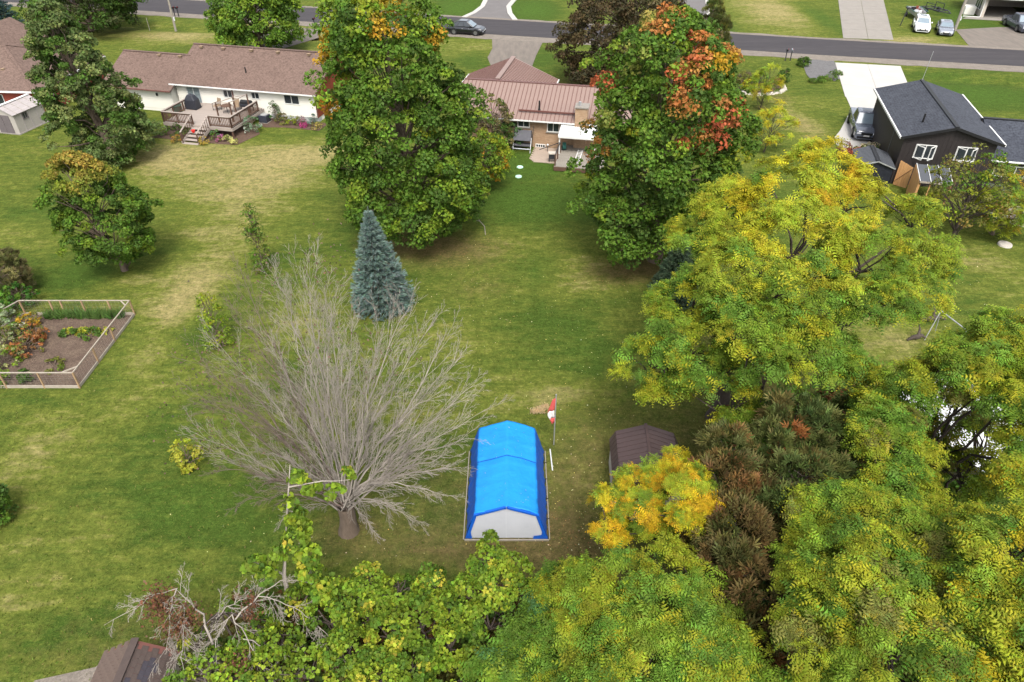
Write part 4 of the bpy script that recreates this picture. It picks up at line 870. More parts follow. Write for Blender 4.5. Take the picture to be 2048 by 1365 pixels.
def chair(loc, rz, label):
    e = thing('patio_chair', loc, rz, label, 'chair', 'patio chairs on the deck')
    MB().box(-.26,.26,-.25,.25,.40,.43).build('seat', M['tan_sling'], e); MB().add([(-.26,.24,.42),(.26,.24,.42),(.26,.42,1.02),(-.26,.42,1.02),(-.26,.27,.42),(.26,.27,.42),(.26,.45,1.02),(-.26,.45,1.02)],[(0,1,2,3),(7,6,5,4),(0,4,5,1),(1,5,6,2),(2,6,7,3),(3,7,4,0)]).build('backrest', M['tan_sling'], e)
    for x in (-.28,.28):
        for y in (-.24,.24): MB().box(x-.018,x+.018,y-.018,y+.018,0,.62).build('leg', M['dark_metal'], e)
        MB().bar((x,-.28,.63),(x,.32,.66),.05,.03).build('armrest', M['dark_metal'], e)
chair(local(h1,(-9.3,-1.6,DZ)), HA+R(-20), 'tan sling patio chair left of the round table on the deck')
chair(local(h1,(-7.4,-1.3,DZ)), HA+R(25), 'tan sling patio chair behind the round table near the frame')
ac = thing('air_conditioner', local(h1,(-4.9,-1.1,0)), HA, 'grey air conditioner unit on the ground beside the white house', 'air conditioner')
MB().box(-.4,.4,-.4,.4,.05,.7).build('casing', M['p_navy'], ac, bevel=.04); MB().cyl((0,0,.71),(0,0,.73),.33,n=16).build('fan_grille', M['galv'], ac)
MB().box(-.45,.45,-.45,.45,0,.05).build('base_slab', M['concrete'], ac)
bn = thing('green_pot', local(h1,(-13.3,-2.0,0)), 0, 'round teal tub hung at the left corner of the deck', 'tub'); MB().cyl((0,0,0),(0,0,.25),.18,.3,14).cyl((0,0,.25),(0,0,1.15),.3,.42,14).build('tub', M['green_plastic'], bn)
MB().cyl((0,0,1.15),(0,0,1.2),.45,n=14).build('rim', M['green_plastic'], bn)
rp = thing('flower_pot', local(h1,(-8.8,-6.35,.58)), 0, 'bright red flower pot on the deck stairs', 'flower pot'); MB().cyl((0,0,0),(0,0,.2),.12,.18).build('pot', M['red_plastic'], rp)
def little(name, label, lp, h, r, pal, par=h1, n=16, per=22, size=.10, cat='plant', kind='small'):
    p = local(par, lp); return shrub(name, label, cat, p, h, r, pal, n=n, per=per, size=size, rc=.2, kind=kind, tr=.02, prof=[(0,.8),(.4,1),(1,.4)])
little('hydrangea_bush', 'pale green bush at the right front corner of the deck', (-4.7,-3.6,0), 1.3, .85, [(G1([.14,.21,.13]),4),(G1([.06,.11,.05]),2),(G1([.35,.4,.33]),.7)], n=40)
little('round_bush', 'dark green bush under the left end of the deck', (-10.6,-6.1,0), 1.0, .85, [(DGRN,4),(GRN,2)], n=36)
little('light_bush', 'light green bush at the left corner of the deck', (-12.5,-6.3,0), 1.2, .8, [(G1([.13,.19,.06]),4),(GRN,2)], n=36)
little('upright_yew', 'upright dark green shrub against the white house wall', (-4.0,-.7,0), 1.75, .5, [(G1([.03,.075,.015]),4),(DGRN,2)], n=34)
little('barberry_bush', 'olive brown bush in the foundation bed right of the upright shrub', (-3.1,-1.0,0), .85, .65, [(G1([.11,.09,.04]),3),(OLV,2)], n=26)
little('hosta_plant', 'yellow-green leafy plant in the foundation bed', (-2.1,-1.1,0), .6, .5, [(YG*1.1,3),(LG,2)], n=16)
little('heather_plant', 'mauve flowering plant in the foundation bed', (-1.3,-1.0,0), .7, .55, [(G1([.22,.13,.14]),3),(OLV,2)], n=18)
little('pink_flowers', 'magenta flowers near the right end of the foundation bed', (-.8,-1.5,0), .4, .3, [(G1([.35,.05,.16]),4),(GRN,1)], n=10)
little('blue_green_shrub', 'grey-green shrub at the right corner of the white house', (-.2,-.8,0), 1.1, .45, [(G1([.10,.15,.12]),4)], n=18)
little('orange_lily_plant', 'yellowing lily clump at the end of the foundation bed', (.5,-1.6,0), .5, .5, [(G1([.30,.25,.06]),3),(OLV,2)], n=16)
little('mum_plant', 'rusty yellow potted plant left of the deck stairs', (-9.9,-7.4,0), .55, .4, [(G1([.34,.19,.04]),3),(OLV,2)], n=14)
little('mum_plant', 'golden green potted plant right of the deck stairs', (-7.3,-7.3,0), .6, .38, [(G1([.36,.27,.05]),3),(OLV*1.2,2)], n=14)
little('pink_mum_plant', 'pink flower clump in front of the deck', (-6.3,-6.3,0), .45, .32, [(G1([.42,.14,.26]),4),(OLV,2)], n=12)
little('variegated_plant', 'pale yellow-green plant in front of the deck beside the pink flowers', (-5.7,-6.2,0), .45, .35, [(G1([.42,.42,.16]),3),(LG,2)], n=12)
little('variegated_plant', 'pale yellow plant lowest on the lawn in front of the deck', (-4.9,-6.6,0), .4, .36, [(G1([.48,.46,.16]),3),(LG,1)], n=12)
little('green_plant', 'small green shrub under the front edge of the deck', (-6.9,-6.1,0), .8, .35, [(GRN,3),(G1([.08,.14,.06]),2)], n=12)
fb = [local(h1,p) for p in ((1.0,-.1,0),(1.0,-2.0,0),(-2.5,-2.0,0),(-4.3,-2.4,0),(-5.4,-1.5,0),(-5.4,-.1,0))]
sheet('foundation_bed', fb, .03, M['mulch']); sheet('deck_bed', [local(h1,p) for p in ((-12.8,-7.0,0),(-6.,-7.0,0),(-4.4,-6.8,0),(-3.8,-4.0,0),(-5.4,-2,0),(-12.8,-4.0,0))], .026, M['mulch'])
# ------------------------------------------------------------------ brick house at the far left
h0 = thing('red_brick_house', (-44.5, 66.0, 0), R(-4), 'red brick house with brown hip roof cut off by the left edge', 'house')
MB().box(-16, 0, 0, 11, 0, 2.5).build('wall', M['red_brick'], h0)
r0 = MB().add([(-16.5,-.5,2.5),(.5,-.5,2.5),(.5,11.5,2.5),(-16.5,11.5,2.5),(-10.5,5.5,5.0),(-5.5,5.5,5.0),(-16.5,-.5,2.4),(.5,-.5,2.4),(.5,11.5,2.4),(-16.5,11.5,2.4)],[(0,1,5,4),(1,2,5),(2,3,4,5),(3,0,4),(9,8,7,6),(6,7,1,0),(7,8,2,1),(8,9,3,2),(9,6,0,3)]).build('roof', M['brown_shingle'], h0)
MB().bar((-5.5,5.5,5.02),(.5,-.5,2.54),.28,.05).bar((-5.5,5.5,5.02),(.5,11.5,2.54),.28,.05).build('hip_cap', M['brown_shingle_side'], r0)
MB().bar((-16.5,-.55,2.42),(.5,-.55,2.42),.1,.14).bar((.55,-.5,2.42),(.55,11.5,2.42),.1,.14).build('gutter', M['white'], r0)
vent(r0, -3.9, 2.2, 3.55); vent(r0, -8, 4.6, 4.55)
MB().add([(-15,6,3.2),(-7,6,3.2),(-7,15,3.2),(-15,15,3.2),(-11,6,5.4),(-11,15,5.4)],[(0,4,5,3),(1,2,5,4),(2,3,5),(0,1,4)]).build('rear_roof', M['brown_shingle_side'], h0)
window(h0, .0, 1.6, 1.5, 1.5, 1.1, rz=R(90)); window(h0, -4, 0, 1.5, 1.4, .9)
# grey plastic shed
s0 = thing('plastic_shed', (-45.3, 61.6, 0), R(-13), 'pale grey plastic garden shed with dark double doors beside the red brick house', 'shed')
gable_body(s0, -1.25, 1.25, 0, 3.4, 1.75, 2.3, M['shed_grey'], axis='y')
rr = gable_roof(s0, -1.4, 1.4, -.15, 3.5, 1.74, 2.4, M['shed_roof'], axis='y', t=.06, cap=M['white'])
for s in (-1,1):
    MB().box(min(s*.03,s*.75),max(s*.03,s*.75),-.05,-.01,.08,1.65).build('door', M['shed_door'], s0)
MB().box(-1.35,1.35,-.15,3.5,-.02,.06).build('base', M['concrete'], s0); window(s0, 1.25, 1.2, 1.35, .45, .45, rz=R(90), fm='shed_door')
for y in (.85,1.7,2.55): MB().box(1.25,1.275,y-.03,y+.03,.06,1.72).build('panel_rib', M['shed_roof'], s0)
for y in (.4,1.2,2.,2.8):
    for s in (-1,1): MB().bar((s*.12,y,2.385),(s*1.38,y,1.785),.05,.03).build('roof_rib', M['shed_grey'], rr)
# ------------------------------------------------------------------ tan brick house with pink metal roof
h2 = thing('brick_house', (-4.4, 59.7, 0), R(-11.5), 'tan brick bungalow with dusty pink ribbed metal roof between the two tall maples', 'house')
gable_body(h2, 0, 14, 0, 7.6, 2.4, 4.0, M['tan_brick'])
E2 = (-.5, 14.5, -.45, 8.05, 2.42, 4.25); r2 = gable_roof(h2, *E2, M['pink_metal'], trim=M['white'], cap=M['pink_rib'], t=.1)
roof_panels(r2, *E2, M['pink_metal'], M['pink_rib'], pw=.36)
gable_body(h2, -1.7, 6.4, 5, 11.0, 2.4, 3.95, M['tan_brick'], axis='y', name='garage_wall')
E3 = (-2.1, 6.8, 4.1, 11.3, 2.42, 4.25); r3 = gable_roof(h2, *E3, M['pink_metal'], axis='y', t=.1, name='garage_roof', trim=M['white'])
roof_panels(r3, *E3, M['pink_metal'], M['pink_rib'], axis='y', pw=.36)
MB().bar((2.35,4.1,4.33),(2.35,11.3,4.33),.42,.05).build('ridge_cap', M['pink_metal'], r3)
MB().bar((5.0,.35,2.98),(10.2,.35,2.98),.10,.12).build('snow_guard', M['brown_cap'], r2)
MB().cyl((6.7,.7,2.9),(6.7,.7,3.75),.07).build('vent_pipe', M['black_trim'], r2); MB().cyl((6.7,.7,2.9),(6.7,.7,3.1),.13,.08).build('pipe_boot', M['rubber'], r2)
ch = MB().box(9.9,10.9,-.55,.5,0,3.75).build('chimney', M['tan_brick'], h2); MB().box(9.82,10.98,-.63,.58,3.75,3.85).build('chimney_cap', M['concrete'], ch); MB().cyl((10.2,-.1,3.85),(10.2,-.1,4.15),.12).build('flue', M['galv'], ch)
window(h2, 5.5, 0, 1.98, .95, .5); window(h2, 8.05, 0, 1.85, .95, .72); window(h2, 7.0, 0, .14, .75, .2, n=4)
for x, w_, z in ((5.5,1.2,1.66),(8.05,1.2,1.42)): MB().box(x-w_/2,x+w_/2,-.1,-.001,z-.07,z).build('window_sill', M['concrete'], h2)
aw = thing('patio_awning', local(h2,(8.8,-.15,0)), R(-11.5), 'white corrugated awning over the back deck of the brick house', 'awning')
for i in range(17):
    x = i*.18; MB().slab([(x,-2.0,1.95),(x+.17,-2.0,1.95),(x+.17,0,2.28),(x,0,2.28)], .02).build('sheet_strip', M['white'], aw); MB().bar((x,-2.0,1.98),(x,0,2.31),.035,.03).build('ridge', M['white'], aw)
for x in (.1,3.0): MB().box(x-.05,x+.05,-1.95,-1.85,.4,1.93).build('post', M['white'], aw)
MB().box(0,3.1,-2.08,-2.01,1.8,1.96).build('fascia', M['white'], aw)
d2 = thing('back_deck', local(h2,(8.9,0,0)), R(-11.5), 'small grey-brown board deck under the maple beside the brick house', 'deck')
m0 = MB().box(0,.135,-4.7,-.05,.36,.40).mesh('deck_board'); m0.materials.append(M['old_wood'])
for i in range(26): link(m0, 'deck_board', None, d2, (i*.15,0,random.uniform(-.004,.004)))
MB().box(0,3.9,-4.76,-4.71,.05,.36).box(-.05,-.002,-4.7,-.05,.05,.36).build('deck_skirt', M['brown_wood'], d2)
for y in (-4.6,-3.2,-1.8): MB().box(.0,.1,y-.05,y+.05,.4,1.35).build('post', M['brown_wood'], d2)
MB().bar((.05,-4.6,1.33),(.05,-1.8,1.33),.06).build('handrail', M['dark_metal'], d2)
MB().bar((.05,-2.2,1.4),(-1.6,-2.4,.75),.05).build('stair_rail', M['dark_metal'], d2)
ld = thing('white_ladder', local(h2,(10.4,-4.0,.42)), R(-11.5), 'narrow white ladder lying across the small back deck', 'ladder')
for x in (0,.36): MB().box(x-.03,x+.03,0,2.9,0,.07).build('side_rail', M['white'], ld)
for i in range(9): MB().box(.03,.33,.15+i*.32,.19+i*.32,.02,.05).build('rung', M['white'], ld)
pt = bpy.data.objects.new('patio', None); SC.collection.objects.link(pt); pt['kind'] = 'structure'; pt.location = local(h2,(6.5,-.1,0)); pt.rotation_euler.z = R(-11.5)
M['paver'] = mat('paver', (.36,.29,.23), .9, (.27,.21,.17), 2.5)
mp_ = MB().box(.006,.294,.006,.194,0,.045).mesh('paver'); mp_.materials.append(M['paver'])
for i in range(8):
    for j in range(16):
        if i == 0 and j > 13: continue
        link(mp_, 'paver', None, pt, (i*.3+(.15 if j % 2 else 0), -.2-j*.2, random.uniform(0,.006)))
sw = thing('garden_swing', local(h2,(5.6,-.9,0)), R(-11.5), 'covered garden swing seat with a grey canopy against the brick wall', 'swing')
for x in (-.75,.75):
    MB().bar((x,-.6,0),(x,0,1.1),.05).build('leg', M['white_plastic'], sw); MB().bar((x,.5,0),(x,0,1.75),.05).build('leg', M['dark_metal'], sw); MB().bar((x,.35,.8),(x*1.08,.75,1.9),.04).build('arm', M['dark_metal'], sw)
MB().box(-.7,.7,-.4,.25,.45,.6).build('seat', M['cushion'], sw, bevel=.04); MB().slab([(-.72,-.45,1.0),(.72,-.45,1.0),(.72,.55,1.55),(-.72,.55,1.55)], .07).build('canopy', M['cushion'], sw)
MB().box(-.78,.78,-.62,-.56,.3,.36).build('cross_rail', M['white_plastic'], sw)
gr = thing('charcoal_grill', local(h2,(8.45,-3.0,0)), 0, 'tan topped grill cart beside the small back deck', 'grill')
MB().box(-.3,.3,-.25,.25,.75,.85).build('top', M['tan_wall'], gr); MB().box(-.25,.25,-.2,.2,.35,.75).build('body', M['dark_metal'], gr)
for x in (-.22,.22):
    for y in (-.17,.17): MB().box(x-.02,x+.02,y-.02,y+.02,0,.35).build('leg', M['dark_metal'], gr)
hr = thing('hose_reel', local(h2,(9.2,-1.2,.4)), 0, 'green hose reel at the corner of the small back deck', 'hose reel')
MB().cyl((-.15,0,.35),(.15,0,.35),.3,n=14).build('reel', M['green_plastic'], hr); MB().box(-.2,.2,-.04,.04,0,.35).build('stand', M['dark_metal'], hr)
lp_ = thing('globe_lamp', local(h2,(7.75,-.9,0)), 0, 'small white globe on a short post beside the patio', 'garden lamp'); MB().cyl((0,0,0),(0,0,.55),.025).build('post', M['dark_metal'], lp_)
MB().cyl((0,0,.55),(0,0,.62),.05,.11).cyl((0,0,.62),(0,0,.70),.11,.05).build('globe', M['white_plastic'], lp_)
for (px, py, lb) in ((1040,335,'pale mint disc lying on the lawn nearer the patio'),(1037,354,'pale mint disc lying on the lawn farther from the patio')):
    e = thing('garden_disc', P(px,py), 0, lb, 'disc', 'mint discs on the lawn'); MB().cyl((0,0,0),(0,0,.06),.27,.25,16).build('disc', M['teal'], e); MB().cyl((0,0,.06),(0,0,.10),.12,.08,12).build('knob', M['teal'], e)
# ------------------------------------------------------------------ black house
h3 = thing('black_house', (29.17, 50.96, 0), R(-13.5), 'black board sided house with slate grey shingle roofs at the right edge', 'house')
gable_body(h3, .2, 6.5, 0, 11.2, 3.75, 4.62, M['black_siding'], axis='y')
r4 = gable_roof(h3, -.15, 6.85, -.3, 11.5, 3.8, 4.8, M['slate_shingle'], axis='y', cap=M['black_trim'], trim=M['white'], t=.12)
MB().bar((-.15,-.33,3.72),(3.35,-.33,4.72),.05,.2).bar((6.85,-.33,3.72),(3.35,-.33,4.72),.05,.2).build('rake_board', M['black_trim'], r4)
MB().cyl((1.6,1.9,4.3),(1.6,1.9,4.95),.07).build('vent_pipe', M['black_trim'], r4); MB().cyl((3.3,11.2,4.8),(3.4,11.2,7.2),.02).build('antenna', M['galv'], r4)
for i in range(1, 21): MB().box(.2+i*.3-.015,.2+i*.3+.015,-.016,-.001,0,3.70+.85*(1-abs(i*.3-3.15)/3.15)).build('batten', M['black_siding'], h3)
MB().box(.17,.199,3.0,3.1,0,3.7).build('downspout', M['charcoal_metal'], h3)
window(h3, 1.85, 0, 2.73, 1.3, .95, openp=True, label=None); window(h3, 4.65, 0, 2.8, 1.3, .95, openp=True)
gable_body(h3, 6.5, 17, .7, 8.3, 2.35, 4.0, M['black_siding'], name='wing_wall')
gable_roof(h3, 6.56, 17.4, .3, 8.7, 2.4, 4.15, M['slate_shingle_wing'], cap=M['black_trim'], trim=M['white'], name='wing_roof')
window(h3, 8.3, .7, 1.5, 2.1, .75, n=3)
MB().box(6.6,8.4,-.6,.6,0,.5).build('step_block', M['charcoal_metal'], h3)
lt = thing('wood_lean_to', local(h3,(1.2,-1.3,0)), R(-14), 'dark panelled lean-to roof on fresh wooden sides against the black house', 'lean-to')
for i in range(3): MB().slab([(i*.72,-2.1,1.75),(i*.72+.7,-2.1,1.75),(i*.72+.7,-.04,2.25),(i*.72,-.04,2.25)], .05).build('roof_sheet', M['charcoal_metal'], lt)
for i in range(4): MB().bar((i*.72-.01,-2.12,1.79),(i*.72-.01,-.04,2.29),.04,.04).build('trim_strip', M['white'], lt)
MB().box(-.02,2.18,-2.17,-2.12,1.66,1.78).build('fascia', M['fence_wood'], lt)
MB().add([(-.06,-2.05,0),(-.06,-.04,0),(-.06,-.04,2.2),(-.06,-2.05,1.7),(0,-2.05,0),(0,-.04,0),(0,-.04,2.2),(0,-2.05,1.7)],[(3,2,1,0),(4,5,6,7),(0,4,7,3),(2,3,7,6),(1,2,6,5)]).build('side_panel', M['new_wood'], lt)
for x in (.05,.75,1.45,2.1): MB().box(x-.04,x+.04,-2.05,-1.97,0,1.7).build('post', M['new_wood'], lt)
gt = thing('wood_gate', local(h3,(.45,-.15,0)), R(-14-32), 'fresh wooden gate panel leaning by the corner of the black house', 'gate')
for i in range(6): MB().box(-.02+i*.17,.14+i*.17,-.03,0,.02,1.95-.05*i).build('board', M['new_wood'], gt)
MB().bar((0,-.05,.3),(.98,-.05,1.6),.09,.03).build('brace', M['brown_wood'], gt)
pl2 = thing('plank_stack', local(h3,(3.6,-2.0,0)), R(-14), 'tall narrow wooden post and panel right of the lean-to', 'panel')
for i in range(3): MB().box(i*.16,.14+i*.16,0,.05,0,1.9).build('board', M['brown_wood'], pl2)
s3 = thing('metal_shed', (26.3, 50.3, 0), R(-14), 'charcoal metal garden shed with ribbed roof left of the black house', 'shed')
gable_body(s3, 0, 2.4, 0, 3.0, 1.75, 2.15, M['navy_wall'], axis='y')
Es = (-.12, 2.5, -.12, 3.1, 1.76, 2.22); r5 = gable_roof(s3, *Es, M['charcoal_metal'], axis='y', t=.05, cap=M['black_trim']); roof_panels(r5, *Es, M['charcoal_metal'], M['charcoal_metal'], axis='y', pw=.24)
MB().box(.6,1.8,-.04,-.002,.05,1.6).build('door', M['navy_wall'], s3); MB().bar((-.12,-.14,1.75),(1.19,-.14,2.2),.04,.08).bar((2.5,-.14,1.75),(1.19,-.14,2.2),.04,.08).build('trim', M['galv'], s3)
rb = thing('red_ball_cart', local(h3,(-.25,.0,0)), 0, 'bright red rounded canister beside the metal shed', 'canister')
MB().cyl((0,0,.15),(0,0,.35),.22,.36,12).cyl((0,0,.35),(0,0,.7),.36,.36,12).cyl((0,0,.7),(0,0,.95),.36,.15,12).build('canister', M['red_plastic'], rb, smooth=False); MB().cyl((0,0,0),(0,0,.15),.25).build('base', M['white'], rb); MB().cyl((0,.1,.95),(0,.1,1.35),.05).build('neck', M['galv'], rb)
shrub('hydrangea_bush', 'cream flowered bush at the nose of the black pickup', 'bush', P(1737,312), .95, .75, [(G1([.42,.36,.22]),3),(OLV,2),(GRN,2)], n=34, size=.16)
shrub('burning_bush', 'small reddish bush left of the cream flowered bush', 'bush', P(1706,316), .8, .6, [(G1([.25,.06,.04]),3),(OLV,3)], n=24, size=.13)
shrub('burning_bush', 'dark twiggy red-brown bush at the corner of the white driveway', 'bush', P(1685,310), 1.0, .5, [(G1([.13,.06,.04]),3),(OLV,2)], n=18, size=.12)
sd_ = thing('stone_disc', P(2009,491), 0, 'round pale stone slab lying on the lawn near the right edge', 'stone slab'); MB().cyl((0,0,0),(0,0,.14),.45,.42,18).build('slab', M['stone'], sd_, bevel=.02)
# ------------------------------------------------------------------ garage house, upper right
h4 = thing('garage_house', P(1960,36), R(-14), 'tan house with an open garage under a brown roof in the upper right corner', 'house')
MB().box(0,.35,0,.3,0,2.6).box(0,13,.3,9,2.3,2.6).box(0,.3,.3,9,0,2.3).box(12.7,13,0,9,0,2.3).box(.3,12.7,8.7,9,0,2.3).box(.35,13,0,.3,2.35,2.6).build('wall', M['tan_wall'], h4)
MB().box(6.6,13,0,.3,0,2.35).build('front_wall', M['tan_wall'], h4)
gable_roof(h4, -.6, 13.5, -.6, 9.6, 2.62, 4.9, M['brown_shingle'], trim=M['white'])
window(h4, 0, 2.4, 1.45, 2.6, 1.2, rz=R(-90), n=3); MB().box(.3,6.5,.3,8.6,0,.02).build('garage_floor', M['concrete'], h4)
MB().bar((-.1,-.1,.1),(-.1,-.1,2.5),.09).bar((-.1,-.1,.12),(-2.2,.1,.1),.09).build('downspout', M['white'], h4)
MB().box(-1.8,-.4,1.5,3.0,0,1.1).build('bay', M['white_siding'], h4, bevel=.05)
sheet('garage_apron', [local(h4,p) for p in ((-1.6,-.1,0),(7,-.1,0),(7,-1.6,0),(-2.6,-1.3,0))], .07, M['concrete'])
# ------------------------------------------------------------------ vehicles
def quadpt(q, u, v): return q[0].lerp(q[1], u).lerp(q[3].lerp(q[2], u), v)
def pane(par, q, u0, u1, v0, v1, name, m='glass', t=.012):
    q = [Vector(p) for p in q]; p = [quadpt(q, u0, v0), quadpt(q, u1, v0), quadpt(q, u1, v1), quadpt(q, u0, v1)]
    n = (p[1]-p[0]).cross(p[2]-p[0]).normalized()*t; return MB().slab([a+n for a in p], t*.9).build(name, M[m], par)
def vehicle(name, label, cat, loc, rz, L, W, H, pm, st, cab, rim='rim', bed=None, sunroof=True, gz=.32, wr=.34, wb=.60):
    """st: body stations (x, top z, half width factor); cab: (x rear base, x front base, x rear top, x front top, base z)"""
    e = thing(name, loc, rz, label, cat); hw = W/2
    v = []; f = []; 
    for x, zt, k in st:
        h = hw*k; v += [(x,-h*.9,gz-.08),(x,-h,gz+.1),(x,-h,zt*.72),(x,-h*.93,zt-.03),(x,-h*.78,zt),(x,h*.78,zt),(x,h*.93,zt-.03),(x,h,zt*.72),(x,h,gz+.1),(x,h*.9,gz-.08)]
    n = 10
    for i in range(len(st)-1):
        for j in range(n): a = i*n+j; b = i*n+(j+1)%n; f.append((a, a+n, b+n, b))
    f.append(tuple(range(n))); f.append(tuple(range((len(st)-1)*n, len(st)*n))[::-1])
    mb = MB().add(v, f); body = mb.build('body', M[pm], e, bevel=.04, smooth=False)
    xr, xf, tr_, tf_, zb = cab; hb = hw*.90; ht = hw*.72
    B = [(xr,-hb,zb),(xf,-hb,zb),(xf,hb,zb),(xr,hb,zb)]; T = [(tr_,-ht,H-.05),(tf_,-ht,H-.05),(tf_,ht,H-.05),(tr_,ht,H-.05)]
    MB().add(B+T, [(3,2,1,0),(4,5,6,7),(0,1,5,4),(1,2,6,5),(2,3,7,6),(3,0,4,7)]).build('cabin', M[pm], e, bevel=.05)
    rf_ = MB().add([(tr_+.03,-ht+.03,H-.049),(tf_-.03,-ht+.03,H-.049),(tf_-.03,ht-.03,H-.049),(tr_+.03,ht-.03,H-.049),(tr_+.18,-ht+.16,H),(tf_-.18,-ht+.16,H),(tf_-.18,ht-.16,H),(tr_+.18,ht-.16,H)], [(4,5,6,7),(0,1,5,4),(1,2,6,5),(2,3,7,6),(3,0,4,7)]).build('roof', M[pm], e)
    if sunroof: MB().box(tr_+.4,tr_+.4+(tf_-tr_)*.5,-ht*.55,ht*.55,H+.002,H+.012).build('sunroof', M['glass'], rf_)
    pane(e, [B[1],B[2],T[2],T[1]], .06,.94,.06,.9, 'windshield', 'windscreen', t=.02); pane(e, [B[3],B[0],T[0],T[3]], .08,.92,.1,.88, 'rear_window', t=.02)
    for s in (0,1):
        q = [B[0],B[1],T[1],T[0]] if s == 0 else [B[2],B[3],T[3],T[2]]
        for u0, u1 in ((.07,.30),(.33,.60),(.63,.93)) if L < 5.2 else ((.06,.47),(.52,.93)): pane(e, q, u0, u1, .08, .88, 'side_window', t=.02)
    for sx in (-1,1):
        for sy in (-1,1):
            x = sx*L*wb/2+.05; y = sy*(hw-.10); wh = MB().cyl((x,y-.13,wr),(x,y+.13,wr),wr,n=18).build('wheel', M['rubber'], e)
            MB().cyl((x,sy*(hw+.032),wr),(x,sy*(hw+.045),wr),wr*.64,n=14).build('rim', M[rim], wh)
            MB().cyl((x,sy*(hw+.002),wr+.03),(x,sy*(hw+.012),wr+.03),wr*1.16,n=18).build('wheel_arch', M['black_trim'], e)
    xe = L/2; z = st[-1][1]; k = st[-1][2]*hw
    for s in (-1,1):
        MB().box(xe-.03,xe+.02,min(s*k*.55,s*k*.93),max(s*k*.55,s*k*.93),z-.22,z-.07).build('headlight', M['lamp_clear'], e)
        k2 = st[0][2]*hw; MB().box(-xe-.02,-xe+.03,min(s*k2*.55,s*k2*.93),max(s*k2*.55,s*k2*.93),st[0][1]-.25,st[0][1]-.1).build('taillight', M['lamp_red'], e)
        MB().box(xf-.55,xf-.38,min(s*hw*1.0,s*hw*1.14),max(s*hw*1.0,s*hw*1.14),zb+.02,zb+.16).build('wing_mirror', M[pm], e, bevel=.02)
        for xx in (-.05*L, .13*L): MB().box(xx-.1,xx+.1,min(s*hw*.985,s*(hw*1.0+.012)),max(s*hw*.985,s*(hw*1.0+.012)),zb-.2,zb-.17).build('door_handle', M['galv'], e)
    MB().box(xe-.02,xe+.025,-k*.5,k*.5,z-.30,z-.10).build('grille', M['black_trim'], e); MB().box(xe-.02,xe+.02,-k*.85,k*.85,gz+.02,gz+.16).build('air_intake', M['black_trim'], e)
    MB().box(xe+.026,xe+.035,-.24,.24,gz+.18,gz+.29).build('licence_plate', M['white'], e)
    if bed:
        x0, x1 = bed; zt = st[0][1]; MB().box(x0,x1,-hw*.72,hw*.72,zt+.004,zt+.03).build('bed_cover', M['black_trim'], e, bevel=.01)
        MB().box(x0,x1,-hw*.9,-hw*.76,zt+.002,zt+.06).build('bed_rail', M[pm], e); MB().box(x0,x1,hw*.76,hw*.9,zt+.002,zt+.06).build('bed_rail', M[pm], e)
        MB().box(tf_-.0,tf_+.02,-.1,.1,H-.03,H-.01).build('roof_marker', M['lamp_clear'], rf_)
        MB().bar((tr_-.35,-hw*.6,H-.35),(tr_-.35,hw*.6,H-.35),.07).bar((tr_-.35,-hw*.6,H-.35),(tr_-.5,-hw*.7,zt),.06).bar((tr_-.35,hw*.6,H-.35),(tr_-.5,hw*.7,zt),.06).build('rack', M['black_trim'], e)
    return e
SUV = [(-2.4,.86,.80),(-2.3,1.0,.93),(-1.4,1.06,1.0),(0,1.04,1.0),(1.1,1.0,1.0),(1.9,.94,.97),(2.25,.84,.90),(2.4,.72,.80)]
COU = [(-2.42,.82,.80),(-2.32,1.02,.92),(-1.4,1.05,1.0),(0,1.0,1.0),(1.1,.97,1.0),(1.9,.90,.97),(2.3,.78,.88),(2.42,.66,.78)]
SED = [(-2.35,.78,.80),(-2.25,.95,.92),(-1.3,.98,1.0),(0,.94,1.0),(1.1,.90,1.0),(1.9,.82,.96),(2.22,.72,.88),(2.35,.60,.78)]
PIC = [(-2.95,1.08,.90),(-2.9,1.12,.97),(-1.5,1.13,1.0),(0,1.12,1.0),(1.2,1.13,1.0),(2.3,1.10,.98),(2.8,1.02,.94),(2.95,.90,.86)]
RD = math.atan2(-.243, 1)
vehicle('parked_car', 'black coupe-style car parked on the road edge facing right', 'car', P(933,68)+Vector((0,0,.03)), RD, 4.84, 1.98, 1.66, 'p_black', COU, (-2.1,1.25,-.95,.35,1.0), 'rim', sunroof=False, wr=.37)
vehicle('parked_car', 'white car with dark sunroof parked on the grass across the road', 'car', P(1840,60), R(-111), 4.8, 1.95, 1.66, 'p_white', SUV, (-2.15,1.15,-1.65,.35,1.02), 'black_rim', wr=.37)
vehicle('parked_car', 'grey sedan parked on the grass beside the utility pole', 'car', P(1887,66), R(-112), 4.7, 1.85, 1.44, 'p_grey', SED, (-1.85,1.15,-1.15,.3,.93), 'black_rim')
vehicle('pickup_truck', 'dark navy pickup parked in front of the open garage at the right edge', 'pickup truck', P(2034,58), R(-97), 5.9, 2.0, 1.95, 'p_navy', PIC, (-.75,1.55,-.55,.8,1.1), 'rim', bed=(-2.85,-.85), sunroof=False, wr=.42)
vehicle('pickup_truck', 'black pickup with sunroof parked nose down on the white driveway', 'pickup truck', Vector((31.65,62.2,.036)), R(-106), 5.9, 2.03, 1.95, 'p_slate', PIC, (-.75,1.55,-.55,.8,1.1), 'black_rim', bed=(-2.85,-.85), wr=.42)
